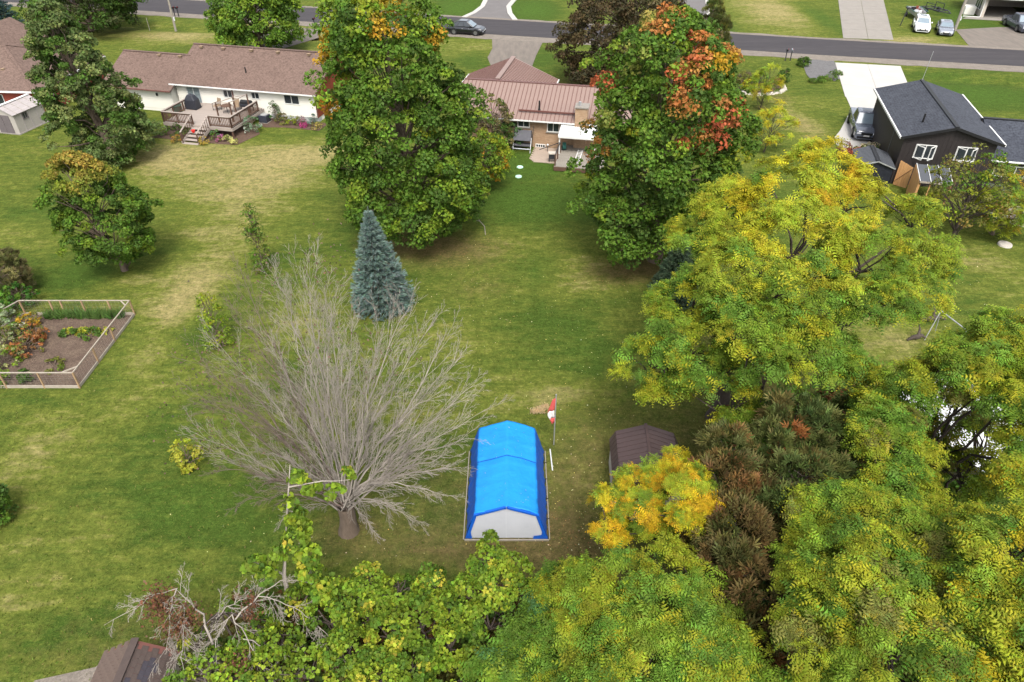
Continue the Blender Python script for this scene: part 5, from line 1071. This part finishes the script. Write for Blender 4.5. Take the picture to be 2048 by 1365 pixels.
# ------------------------------------------------------------------ trailers, poles, mailboxes
tr = thing('boat_trailer', P(1830,36), R(-100), 'aluminium boat on a trailer heaped with junk behind the white car', 'boat')
MB().add([(-2,-.7,.5),(-2,.7,.5),(1.6,.6,.5),(1.6,-.6,.5),(-2,-.95,1.1),(-2,.95,1.1),(1.8,.7,1.1),(1.8,-.7,1.1),(2.5,0,.8),(2.6,0,1.15)],[(0,1,2,3)[::-1],(0,4,5,1),(0,3,7,4),(1,5,6,2),(3,2,8),(2,6,9,8),(3,8,9,7)]).build('hull', M['galv'], tr)
MB().box(-1.9,1.6,-.6,.6,.7,.75).build('floor', M['white_plastic'], tr); MB().box(-2.0,1.8,-.95,-.88,1.1,1.16).box(-2,1.8,.88,.95,1.1,1.16).build('gunwale', M['green_plastic'], tr)
for s in (-1,1): wq = MB().cyl((-.6,s*.98,.3),(-.6,s*1.14,.3),.3,n=14).build('wheel', M['rubber'], tr)
MB().bar((-2,0,.35),(3.2,0,.35),.1).build('tongue', M['dark_metal'], tr)
for i, (x, y, sx, sy, sz, m) in enumerate([(-1.2,-.2,.5,.4,.35,'rubber'),(-.5,.25,.6,.3,.3,'brown_cap'),(.2,-.15,.5,.45,.25,'white_plastic'),(.8,.2,.4,.3,.3,'white'),(-1.5,.35,.3,.3,.45,'red_siding')]):
    e = thing('junk_box', local(tr,(x,y,.76)), R(20*i), ['black tub heaped in the boat','brown box heaped in the boat','pale grey tote heaped in the boat','small white box heaped in the boat','red-brown crate heaped in the boat'][i], 'box')
    MB().box(-sx/2,sx/2,-sy/2,sy/2,0,sz).build('box', M[m], e, bevel=.02); MB().box(-sx/2-.02,sx/2+.02,-sy/2-.02,sy/2+.02,sz,sz+.04).build('lid', M[m], e)
t2 = thing('trailer_frame', P(1868,26), R(-75), 'black empty trailer frame beside the boat', 'trailer')
for s in (-1,1):
    MB().bar((-1.8,s*.8,.55),(1.6,s*.8,.55),.12).build('side_beam', M['dark_metal'], t2); wq = MB().cyl((-.5,s*.95,.33),(-.5,s*1.13,.33),.33,n=14).build('wheel', M['rubber'], t2); MB().cyl((-.5,s*1.14,.33),(-.5,s*1.15,.33),.19).build('rim', M['rim'], wq)
    MB().bar((1.6,s*.8,.55),(3.0,0,.5),.1).build('tongue_bar', M['dark_metal'], t2); MB().bar((-1.0,s*.8,.6),(-1.0,s*.8,1.25),.07).build('upright', M['dark_metal'], t2); MB().bar((.6,s*.8,.6),(.6,s*.8,1.25),.07).build('upright', M['dark_metal'], t2); MB().bar((-1.0,s*.8,1.25),(.6,s*.8,1.25),.07).build('bunk', M['dark_metal'], t2)
for x in (-1.7,-.5,.6,1.5): MB().bar((x,-.8,.55),(x,.8,.55),.1).build('cross_beam', M['dark_metal'], t2)
def pole(px, py, h, label, lean=0, r=.15):
    e = thing('utility_pole', P(px,py), 0, label, 'utility pole'); MB().cyl((0,0,0),(lean,0,h),r,r*.7,12).build('pole', M['old_wood'], e)
    MB().box(r*.9,r*.9+.12,-.1,.1,1.3,1.75).build('meter_box', M['white_plastic'], e); return e
pole(352,63,9, 'weathered wooden utility pole by the road at the upper left', lean=.25); pole(1909,62,9, 'weathered wooden utility pole between the grey sedan and the open garage', lean=.1, r=.2)
def mailbox(p, label, grp=None, m='black_trim'):
    e = thing('mailbox', p, RD, label, 'mailbox', grp); MB().bar((0,0,0),(0,0,1.1),.1).build('post', M['dark_metal'], e)
    b = MB().box(-.1,.1,-.27,.27,1.1,1.22).build('box', M[m], e); MB().cyl((0,-.27,1.22),(0,.27,1.22),.1,n=12).build('lid', M[m], e); MB().box(.1,.125,-.05,.0,1.2,1.36).build('flag', M['lamp_red'], e)
mailbox(P(350.5,34), 'dark mailbox by the upper left pole, the left one of its pair', 'mailboxes by the left pole'); mailbox(P(358,34), 'dark mailbox by the upper left pole, the right one of its pair', 'mailboxes by the left pole')
mailbox(P(1570,122), 'black mailbox above the flower bed, the left one of its pair', 'mailboxes by the gravel patch'); mailbox(P(1580,122), 'blue-grey mailbox above the flower bed, the right one of its pair', 'mailboxes by the gravel patch', 'p_grey')
mailbox(P(630,57), 'lone dark mailbox left of the tall green maple')
bp = thing('basketball_post', P(1800,52), 0, 'black leaning post on the grass left of the boat', 'post'); MB().bar((0,0,0),(.35,0,2.2),.09).build('post', M['dark_metal'], bp); MB().box(.2,.6,-.35,.35,2.15,2.3).build('bracket', M['dark_metal'], bp)
sk = thing('marker_stake', P(300,62), 0, 'thin pale stake in the verge left of the utility pole', 'stake'); MB().bar((0,0,0),(0,0,1.6),.05).build('stake', M['old_wood'], sk)
# flower bed with stone edging (right of the orange maple)
fb_ = thing('flower_bed', P(1530,178), 0, 'curved flower bed edged with pale stones behind the thin saplings', 'flower bed'); o0 = Vector(fb_.location)
for i in range(17):
    t = R(200+i*11); px = 1520+48*math.cos(t); py = 178-13*math.sin(t)*1.0
    p = P(px, py)-o0; s = random.uniform(.20,.32); MB().add([(-s,-s*.6,0),(s,-s*.7,0),(s*.9,s*.6,0),(-s*.8,s*.7,0),(-s*.7,-s*.4,.22),(s*.7,-s*.5,.25),(s*.6,s*.4,.22),(-s*.6,s*.5,.2)],[(4,5,6,7),(0,1,5,4),(1,2,6,5),(2,3,7,6),(3,0,4,7)]).build('edging_stone', M['stone'], fb_, (p.x,p.y,0), (0,0,random.uniform(-.4,.4)))
MB().prism([tuple((P(1520+44*math.cos(R(a)),178-11*math.sin(R(a)))-o0)[:2]) for a in range(0,360,24)], 0, .05).build('soil', M['mulch'], fb_)
for px, py, h, r, pal, lb in [(1500,182,1.1,.9,[(YG*1.4,3),(YEL*.5,1)],'bright yellow-green bush at the left of the stone edged bed'),(1520,172,1.2,.9,[(GRN*1.2,3),(LG,2)],'green bush in the middle of the stone edged bed'),(1545,178,1.0,.8,[(OLV*1.2,3),(BRN,1)],'olive bush in the stone edged bed'),(1566,165,1.4,.5,[(DGRN,3)],'dark round shrub at the right end of the stone edged bed'),(1488,165,1.1,.9,[(G1([.10,.085,.045]),3),(OLV,2)],'brown twiggy bush behind the stone edged bed'),(1606,133,1.0,.5,[(DGRN,3),(GRN,1)],'small green bush at the edge of the gravel patch')]:
    shrub('garden_bush', lb, 'bush', P(px,py), h, r, pal, n=26, size=.15)
for i,(px,py,s) in enumerate([(1660,160,.5),(1640,164,.4),(1672,150,.4),(1626,166,.35)]):
    shrub('verge_tuft', ['weedy tuft on the edge of the gravel patch by the white driveway','low weedy tuft below the gravel patch','weedy tuft against the corner of the white driveway','small weedy tuft left below the gravel patch'][i], 'weed', P(px,py), s, s, [(GRN,3),(DGRN,2)], n=10, size=.12)
# ------------------------------------------------------------------ blue tarp tent
tn = thing('tarp_tent', (0,0,0), 0, 'blue tarpaulin covered tent frame with a pale grey front panel on the lawn', 'tent')
ty0, ty1 = 17.46, 22.2; cx = -.22
prof_ = [(-1.63,.04),(-1.42,.8),(-1.22,1.48),(-.62,1.72),(0,1.93),(.62,1.72),(1.22,1.48),(1.42,.8),(1.65,.04)]
NS = 60; NP = 48
_wn = [(rng.normal(0,1,2)*f, rng.uniform(0,6.3), 1/f) for f in (1,1.7,2.6,4,6) for _ in range(3)]
def WN(a, b): return sum(w_*math.sin(k[0]*a*2+k[1]*b+p_) for k, p_, w_ in _wn)/6
def tarp():
    ps = []; 
    for k in range(NP+1):
        u = k/NP*(len(prof_)-1); i = min(int(u), len(prof_)-2); f = u-i; ps.append((prof_[i][0]*(1-f)+prof_[i+1][0]*f, prof_[i][1]*(1-f)+prof_[i+1][1]*f))
    V = []
    seams = [.0,.27,.50,.74,1.0]
    for a in range(NS+1):
        s = a/NS; y = ty0+.02+(ty1-ty0)*s; near_s = min(abs(s-q) for q in seams)
        sag = .015*math.exp(-(near_s/.014)**2)-.014*math.sin(PI*min(1,near_s/.12))
        for k, (x, z) in enumerate(ps):
            ak = abs(x)/1.22; top = z > 1.45
            dz = sag*(.6+.4*ak) if top else 0; dx = 0
            dz += .05*float(WN(x*1.3, s*6)) if top else 0
            if not top: dx = (.06*float(WN(z*1.2, s*9))+.012*math.sin(s*71+5*z))*(.3+(1.5-z)/1.5)*(1 if x > 0 else -1)+sag*.8*(1 if x > 0 else -1)
            if 1.3 < z < 1.62: dz += .03*float(WN(3, s*14))
            V.append((cx+x+dx-.012*(z > 1.9)*0, y+.03*(math.sin(x*3)), z+dz))
    n = NP+1; F = [(a*n+k, a*n+k+1, (a+1)*n+k+1, (a+1)*n+k) for a in range(NS) for k in range(NP)]
    top_ = [q for q in F if min(V[i][2] for i in q) > 1.36 or (V[q[0]][2]+V[q[2]][2])/2 > 1.44]; ts = set(top_)
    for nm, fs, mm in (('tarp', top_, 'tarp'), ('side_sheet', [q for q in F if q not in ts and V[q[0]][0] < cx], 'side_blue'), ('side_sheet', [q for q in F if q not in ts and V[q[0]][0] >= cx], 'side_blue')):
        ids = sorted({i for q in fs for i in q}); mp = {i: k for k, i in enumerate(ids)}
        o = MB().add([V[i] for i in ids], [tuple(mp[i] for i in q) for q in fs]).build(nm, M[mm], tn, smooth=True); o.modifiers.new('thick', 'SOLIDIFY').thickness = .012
tarp()
M['deep_blue'] = mat('deep_blue_crease', (.003,.055,.33), .6, fine=.1)
for s_ in (.56,):  # dark blue bar stands in for the shade of a crease across the tarp
    y_ = ty0+.02+(ty1-ty0)*s_; mbs = MB()
    for (x0,z0),(x1,z1) in zip(prof_[2:6], prof_[3:7]): mbs.bar((cx+x0,y_+.03*math.sin(x0*3),z0+.035),(cx+x1,y_+.03*math.sin(x1*3),z1+.035),.022,.012)
    mbs.build('crease_line', M['deep_blue'], tn)
MB().add([(cx+x*.985, ty0+.03, z*.985) for x, z in prof_], [tuple(range(9))]).build('front_panel', M['grey_white'], tn)
MB().add([(cx+x*.985, ty1-.05, z*.985) for x, z in prof_], [tuple(range(9))[::-1]]).build('rear_panel', M['grey_white'], tn)
MB().box(cx-.02,cx+.0,ty0+.014,ty0+.027,.06,1.86).build('panel_seam', M['white_plastic'], tn)
for s in (-1,1):
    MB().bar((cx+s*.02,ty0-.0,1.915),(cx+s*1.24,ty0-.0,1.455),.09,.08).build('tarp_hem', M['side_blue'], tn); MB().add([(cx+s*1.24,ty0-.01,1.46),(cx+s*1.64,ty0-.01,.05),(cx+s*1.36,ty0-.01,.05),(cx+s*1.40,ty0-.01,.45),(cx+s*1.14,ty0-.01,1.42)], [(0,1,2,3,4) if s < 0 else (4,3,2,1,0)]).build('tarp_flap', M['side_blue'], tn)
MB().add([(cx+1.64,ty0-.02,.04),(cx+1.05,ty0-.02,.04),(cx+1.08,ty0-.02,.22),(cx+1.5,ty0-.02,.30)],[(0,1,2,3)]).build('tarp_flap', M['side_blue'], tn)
MB().box(cx-1.66,cx+1.68,ty0-.1,ty0-.05,0,.07).build('base_board', M['old_wood'], tn); MB().box(cx+1.69,cx+1.73,ty0-.04,ty1+.02,0,.06).build('base_board', M['old_wood'], tn); MB().box(cx-1.72,cx-1.68,ty0-.04,ty1+.02,0,.06).build('base_board', M['old_wood'], tn)
for s in (.2,.42,.65,.85): MB().cyl((cx+1.6, ty0+(ty1-ty0)*s, .05),(cx+1.74, ty0+(ty1-ty0)*s, .08),.02).build('tie_rope', M['rubber'], tn)
# flagpole, white strip, straw
fp = thing('flagpole', P(1107.5,890), 0, 'thin flagpole with a limp red and white flag behind the blue tent', 'flagpole')
MB().cyl((0,0,0),(0,0,3.0),.028,.018,8).build('pole', M['galv'], fp); MB().cyl((0,0,3.0),(0,0,3.05),.03).build('finial', M['galv'], fp)
def flag():
    V = []; F = []; cols = [(2.78,1.0,'flag_red'),]
    n = 14; m = 6
    for i in range(n+1):
        t = i/n; z = 2.85-1.45*t; wd = .05+.24*math.sin(PI*min(1,t*.9+.05))**.8
        for j in range(m+1):
            s = j/m; V.append((-.03-wd*s+.02*math.sin(t*9), .07*math.sin(s*9+t*4)*s, z-.12*s))
    return V, [(i*(m+1)+j, i*(m+1)+j+1, (i+1)*(m+1)+j+1, (i+1)*(m+1)+j) for i in range(n) for j in range(m)], n, m
V_, F_, n_, m_ = flag()
for nm, a, b, mm in (('red_band',0,7,'flag_red'),('white_band',7,11,'flag_white'),('red_tail',11,14,'flag_red')):
    o = MB().add(V_[a*(m_+1):(b+1)*(m_+1)], [tuple(i-a*(m_+1) for i in q) for q in F_[a*m_:b*m_]]).build(nm, M[mm], fp, smooth=True); o.modifiers.new('t','SOLIDIFY').thickness = .008
ws = thing('white_strip', P(1100,900), 0, 'long thin white board lying on the grass right of the blue tent', 'board'); q = P(1105,942)-P(1100,900); MB().bar((0,0,.03),(q.x,q.y,.03),.05,.04).build('board', M['white'], ws)
MB().bar((0,0,.055),(q.x,q.y,.055),.02,.01).build('groove', M['white_plastic'], ws)
stw = thing('straw_pile', P(1082,821), 0, 'small scattered pile of tan straw on the lawn behind the blue tent', 'straw pile')
pts = []
for px, py, r in ((1070,823,.13),(1083,822,.16),(1091,814,.09),(1079,818,.08)): pts.append(np.array(P(px,py,.05))+np.stack([rng.normal(0,r,170),rng.normal(0,r*.8,170),np.abs(rng.normal(0,.05,170))],-1))
pts = np.concatenate(pts); mq = len(pts); foliage('straw', stw, 'shoot', pts, unit(rng.normal(0,1,(mq,3))*[1,1,.3]), rng.normal(0,1,(mq,3)), rng.uniform(.06,.12,mq), jitter(np.tile([[.55,.42,.24]],(mq,1)), mq))
# stick and bits on the lawn
stx = thing('curved_branch', P(968,455), 0, 'bare curved stick lying on the lawn right of the tall green maple', 'stick'); tubes('stick', stx, [(np.array([P(948,440,.05),P(960,443,.12),P(969,453,.1),P(971,470,.04)]), [.012,.022,.03,.03])], M['pale_bark'], 6)
tubes('twig', stx, [(np.array([P(960,443,.12),P(956,436,.1),P(950,433,.05)]), [.015,.01,.008])], M['pale_bark'], 5)
# ------------------------------------------------------------------ brown gambrel shed
s4 = thing('brown_shed', (5.5, 18.3, 0), R(-3), 'brown ribbed metal shed with a barn roof half hidden by the golden locust', 'shed')
W2 = [(-1.45,1.35),(-1.22,1.85),(0,2.3),(1.22,1.85),(1.45,1.35)]
MB().add([(x,y,z) for y in (0,3.2) for x, z in [(-1.38,0),(-1.38,1.35),(-1.15,1.8),(0,2.2),(1.15,1.8),(1.38,1.35),(1.38,0)]], [(0,1,2,3,4,5,6),(13,12,11,10,9,8,7)]+[(i,i+7,i+8,i+1) for i in range(6)]).build('wall', M['tan_wall'], s4)
for i in range(4):
    (x0,z0),(x1,z1) = W2[i], W2[i+1]; L = 3.4; k = 13
    rfq = MB().slab([(x0,-.1,z0),(x1,-.1,z1),(x1,3.3,z1),(x0,3.3,z0)][::-1] if False else [(x0,3.3,z0),(x0,-.1,z0),(x1,-.1,z1),(x1,3.3,z1)], .03).build('roof', M['brown_panel'], s4)
    for j in range(k):
        y = -.1+j*L/k; nx = Vector((x1-x0,0,z1-z0)); nn = Vector((-nx.z,0,nx.x)).normalized()
        a = Vector((x0,y+.01,z0))+nn*.016; b = Vector((x1,y+.01,z1))+nn*.016; w1 = Vector((0,L/k-.03,0))
        MB().slab([a+w1, a, b, b+w1], .014).build('roof_plank', M['brown_panel'], rfq)
MB().bar((0,-.12,2.33),(0,3.32,2.33),.12,.03).build('ridge_cap', M['brown_panel'], s4)
for s in (-1,1): MB().box(s*1.385-.012,s*1.385+.012,-.02,.06,0,1.35).build('corner_trim', M['white'], s4)
# ------------------------------------------------------------------ shingled shed, lower left
s5 = thing('shingled_shed', (-11.55, 8.0, 0), R(2), 'small shed with brown and purple-brown shingles cut off by the bottom edge', 'shed')
MB().add([(x,y,z) for y in (0,3.6) for x, z in [(-1.0,0),(-1.0,1.95),(0,2.5),(1.0,1.95),(1.0,0)]], [(0,1,2,3,4),(9,8,7,6,5)]+[(i,i+5,i+6,i+1) for i in range(4)]).build('wall', M['tan_wall'], s5)
M['sh_a'] = mat('brown_asphalt_shingle', (.115,.082,.066), .95, (.085,.06,.05), 5, fine=.4); M['sh_b'] = mat('russet_shingle', (.075,.055,.048), .95, (.055,.042,.038), 5, fine=.4); M['sh_c'] = mat('slate_purple_shingle', (.045,.040,.050), .95, (.035,.032,.04), 5, fine=.4)
for s in (-1, 1):
    rq = MB().slab([(s*1.2,3.75,1.84),(s*1.2,-.1,1.84),(0,-.1,2.55),(0,3.75,2.55)] if s < 0 else [(1.2,-.1,1.84),(1.2,3.75,1.84),(0,3.75,2.55),(0,-.1,2.55)], .05).build('roof', M['brown_cap'], s5)
    L = math.hypot(1.2,.71); sl = math.atan2(.71,1.2); rows = 9; rh = L/rows
    meshes = []
    for nm in (('sh_a','sh_a','sh_a') if s < 0 else ('sh_b','sh_c','sh_b','sh_b')):
        me = MB().add([(0,0,.016),(.285,0,.016),(.285,rh*1.25,.004),(0,rh*1.25,.004),(0,0,.003),(.285,0,.003)], [(0,1,2,3),(0,4,5,1),(1,5,2),(0,3,4)]).mesh('shingle'); me.materials.append(M[nm]); meshes.append(me)
    for r in range(rows):
        for c in range(13):
            off = .15 if r % 2 else 0; t = c*.295+off-.08
            if t+.285 > 3.85: continue
            o = link(random.choice(meshes), 'shingle', None, rq)
            base = Matrix.Translation((s*1.2, 3.75 if s < 0 else -.1, 1.84)) @ Matrix.Rotation(-PI/2 if s < 0 else PI/2, 4, 'Z') @ Matrix.Rotation(sl, 4, 'X')
            o.matrix_local = base @ Matrix.Translation((t, r*rh, .002+random.uniform(0,.003)))
MB().bar((0,-.1,2.58),(0,3.8,2.58),.24,.03).build('ridge_cap', M['sh_b'], s5)
# ------------------------------------------------------------------ white roof seen through the locusts
s6 = thing('white_roofed_shed', P(1945,930), R(20), 'low building with a white metal roof glimpsed through the locust leaves', 'shed')
gable_body(s6, -1.8, 1.8, -2.2, 3.2, 1.8, 2.1, M['tan_wall'], axis='y'); Ew = (-2.1,2.1,-2.4,3.4,1.85,2.3); rww = gable_roof(s6, *Ew, M['white_roof'], axis='y', t=.06, cap=M['white']); roof_panels(rww, *Ew, M['white_roof'], M['white'], axis='y', pw=.5)
# swing frame and driftwood on the right lawn
sf = thing('swing_frame', P(1935,680), 0, 'old metal swing frame standing on the lawn at the right', 'swing frame'); o0 = Vector(sf.location)
a = P(1882,622,1.7)-o0; b = P(1990,704,1.7)-o0; MB().cyl(a, b, .035).build('top_bar', M['galv'], sf)
for p in (a, b, (a+b)/2):
    for s in (-1,1): MB().cyl(p, Vector((p.x+s*.45, p.y+s*.35, 0)), .028).build('leg', M['galv'], sf)
for px, py, l, lb in ((1862,645,.8,'dark twisted driftwood log on the right lawn under the locust edge'),(1832,682,.5,'smaller dark driftwood piece below the twisted log')):
    e = thing('driftwood', P(px,py), 0, lb, 'driftwood'); o1 = np.array(P(px,py))
    tubes('log', e, [(o1+np.array([[-l,0,.05],[-l*.4,.05,.2],[0,0,.28],[l*.5,.1,.3],[l,.05,.15]]), [.05,.12,.15,.1,.04])], M['dark_bark'], 8); tubes('branch', e, [(o1+np.array([[0,0,.28],[.1,.2,.6],[.05,.35,.85]]), [.09,.06,.02])], M['dark_bark'], 7)
# ------------------------------------------------------------------ vegetable garden
GX0, GX1, GY0, GY1 = -28.6, -21.65, 26.6, 33.0
sheet('garden_soil', jag([(GX0,GY0),(GX1,GY0),(GX1,GY1),(GX0,GY1)],.0), .03, M['soil'])
gf = thing('garden_fence', (GX1,GY0,0), 0, 'low post and wire fence with pale top rails round the vegetable garden', 'fence')
def F_(x, y, z): return (x-GX1, y-GY0, z)
for a, b in (((GX0,GY0),(GX1,GY0)),((GX1,GY0),(GX1,GY1)),((GX1,GY1),(GX0+.7,GY1)),((GX0+.7,GY1),(GX0-1.2,GY0+2.2))):
    MB().bar(F_(*a,1.0),F_(*b,1.0),.055,.045).build('top_rail', M['fence_wood'], gf)
    MB().bar(F_(*a,.10),F_(*b,.09),.04,.16).build('base_board', M['fence_wood'], gf)
    Lq = math.hypot(b[0]-a[0], b[1]-a[1]); w0 = MB()
    for k in range(1,7): w0.bar(F_(*a,.15+k*.12),F_(*b,.15+k*.12),.0035)
    for k in range(1,int(Lq/.22)): t = k*.22/Lq; w0.bar(F_(a[0]+(b[0]-a[0])*t,a[1]+(b[1]-a[1])*t,.2),F_(a[0]+(b[0]-a[0])*t,a[1]+(b[1]-a[1])*t,1.0),.0035)
    tag(w0.build('wire_mesh', M['old_wood'], gf), kind='stuff')
for x, y in [(GX1,GY0),(GX1,GY0+2.0),(GX1,GY0+3.9),(GX1,GY1),(-22.9,GY1),(-24.4,GY1),(-25.6,GY1),(-26.2,GY1),(-27.9,GY1),(-23.4,GY0),(-25.3,GY0),(-27.2,GY0)]:
    MB().bar(F_(x,y,0),F_(x,y,1.0),.07).build('post', M['post_wood'], gf)
MB().bar(F_(GX1-.55,GY0,1.0),F_(GX1,GY0+.5,1.0),.06).build('corner_brace', M['fence_wood'], gf); MB().bar(F_(GX1-.5,GY1,1.0),F_(GX1,GY1-.5,1.0),.06).build('corner_brace', M['fence_wood'], gf)
VEG = [('row_of_lettuce_leaves', 'yellow-green low plant in the garden row', (-24.6,31.2),(-22.4,31.25), 10, .22, .26, [(G1([.27,.27,.03]),4),(YG*1.2,2)], 'yellow-green plants in the garden row')]
for nm, lb, a, b, k, h, r, pal, grp in VEG:
    for i in range(k):
        t = i/(k-1); shrub('bean_plant', ('leftmost ' if i == 0 else 'rightmost ' if i == k-1 else '')+lb, 'vegetable plant', (a[0]+(b[0]-a[0])*t, a[1]+(b[1]-a[1])*t+random.uniform(-.06,.06), .03), h+random.uniform(0,.1), r, pal, n=9, per=12, size=.09, rc=.1, z0=.02, tr=.01, group=grp)
for px, py, h, r, pal, lb, nn in [(140,672,.35,.4,[(DGRN*1.2,3)],'dark green plant below the yellow row, left one',12),(184,676,.4,.5,[(DGRN*1.2,3),(GRN,1)],'dark green plant below the yellow row, right one',15),(108,736,.25,.55,[(LG*.8,2),(OLV,2)],'low sprawling green plant near the front rail of the garden',12),
      (46,612,1.5,.85,[(G1([.03,.085,.012]),3),(GRN,2)],'dark green tomato-like bush in the back left corner of the garden',60),(62,655,.8,.45,[(G1([.34,.21,.02]),3),(OLV,2)],'yellow flowering plant in the garden',18),(72,680,.9,.6,[(G1([.26,.10,.03]),2.5),(OLV,3),(BRN,1.5)],'orange flowering clump in the garden',34),
      (58,705,.9,.75,[(G1([.22,.085,.03]),1.6),(OLV,3),(BRN,2)],'rusty orange flowering clump near the front of the garden',40),(14,650,1.1,.8,[(G1([.18,.22,.12]),3),(GRN,2)],'pale green leafy bush at the left of the garden',44),(20,690,1.0,.9,[(G1([.22,.24,.12]),3),(OLV,2),(GRN,2)],'mixed grey-green plants at the left edge of the garden',50),
      (10,730,.9,.9,[(LG,3),(G1([.24,.26,.10]),2)],'light green plants at the front left of the garden',44),(4,620,1.3,.9,[(G1([.09,.2,.02]),3),(GRN,2)],'bright green vine at the left edge of the garden',44),(36,672,.7,.6,[(G1([.55,.52,.42]),1),(GRN,3),(OLV,2)],'white flowered plant in the garden',30),(57,762,.6,.3,[(DGRN,3)],'dark plant by the front rail of the garden',14),(5,765,.5,.5,[(LG,2),(GRN,2)],'low green plant outside the front corner of the garden',20)]:
    shrub('garden_plant', lb, 'garden plant', P(px,py), h, r, pal, n=nn, per=26, size=.11, rc=.17, tr=.015)
blades = []
for i in range(240): blades.append((random.uniform(-26.6,-22.2), GY1-.25+random.uniform(-.2,.2), .05))
bl = np.array(blades); mq = len(bl); tag(foliage('onion_tops', None, 'shoot', bl, unit(rng.normal(0,.35,(mq,3))+[0,0,1]), rng.normal(0,1,(mq,3)), rng.uniform(.35,.7,mq), jitter(np.tile([[.07,.12,.03]],(mq,1)), mq)), 'thin green onion-like stalks along the back fence of the garden', 'garden plants', kind='stuff')
# ------------------------------------------------------------------ fallen leaves on the lawn
def litter(name, label, spots, cols, size=(.035,.075)):
    pts = []
    for px, py, rx, ry, n in spots:
        n = int(n*.38); u = rng.normal(0,1,(n,2)); pts += [tuple(P(px+a*rx, py+b*ry, .03)) for a, b in u if py+b*ry > 60 and py+b*ry < 1360]
    pts = np.array(pts); m = len(pts); tag(foliage(name, None, 'small', pts, unit(rng.normal(0,1,(m,3))*[1,1,.2]), np.tile([[0,0,1.]],(m,1))+rng.normal(0,.25,(m,3)), rng.uniform(*size,m), jitter(pick(cols, m), m)), label, 'fallen leaves', kind='stuff')
litter('fallen_leaves', 'pale yellow leaves scattered over the lawn', [(1130,900,90,110,330),(1000,600,120,90,240),(1230,700,60,120,160),(820,600,120,80,140),(1160,1050,70,50,180),(1950,560,50,60,190),(1060,700,180,120,160),(1750,680,60,40,90),(700,1100,150,40,140),(900,560,60,40,120),(350,105,70,15,150)], [(G1([.50,.45,.20]),4),(G1([.55,.50,.34]),3),(G1([.45,.33,.10]),1)])
tl_ = np.stack([rng.uniform(cx-1.1,cx+1.1,60), rng.uniform(ty0+.3,ty1-.2,60), np.zeros(60)],-1); tl_[:,2] = 1.95-np.abs(tl_[:,0]-cx)*.36+.03
tag(foliage('tent_leaves', None, 'small', tl_, unit(rng.normal(0,1,(60,3))*[1,1,.2]), np.tile([[0,0,1.]],(60,1))+rng.normal(0,.2,(60,3)), rng.uniform(.015,.04,60), jitter(np.tile([[.45,.40,.2]],(60,1)),60)), 'few small pale leaves fallen on the blue tarpaulin', 'fallen leaves', kind='stuff')
litter('brown_leaf_litter', 'brown leaf litter under the maples', [(1240,545,50,16,500),(880,500,70,18,500),(1150,1060,60,30,260)], [(G1([.17,.09,.04]),4),(G1([.25,.14,.05]),2)])
# grass tufts near the camera give the lawn its nap
def tufts(n=8000):
    px = rng.uniform(-20, 1450, n); py = rng.uniform(560, 1370, n)**1; p = []
    for a, b in zip(px, py): p.append(tuple(P(a, b, .0)))
    p = np.array(p); ok = ~((p[:,0] > GX0-.2)&(p[:,0] < GX1+.1)&(p[:,1] > GY0-.1)&(p[:,1] < GY1+.1)); ok &= ~((np.abs(p[:,0]-cx) < 1.8)&(p[:,1] > ty0-.1)&(p[:,1] < ty1+.1)); p = p[ok]; m = len(p)
    tag(foliage('grass_tufts', None, 'shoot', p, unit(rng.normal(0,.5,(m,3))+[0,0,1]), rng.normal(0,1,(m,3)), rng.uniform(.05,.13,m), jitter(pick([(G1([.06,.10,.012]),4),(G1([.12,.14,.03]),3),(G1([.19,.17,.06]),1.5)], m), m, .25)), 'short grass tufts over the near lawn', 'grass', kind='stuff')
tufts()
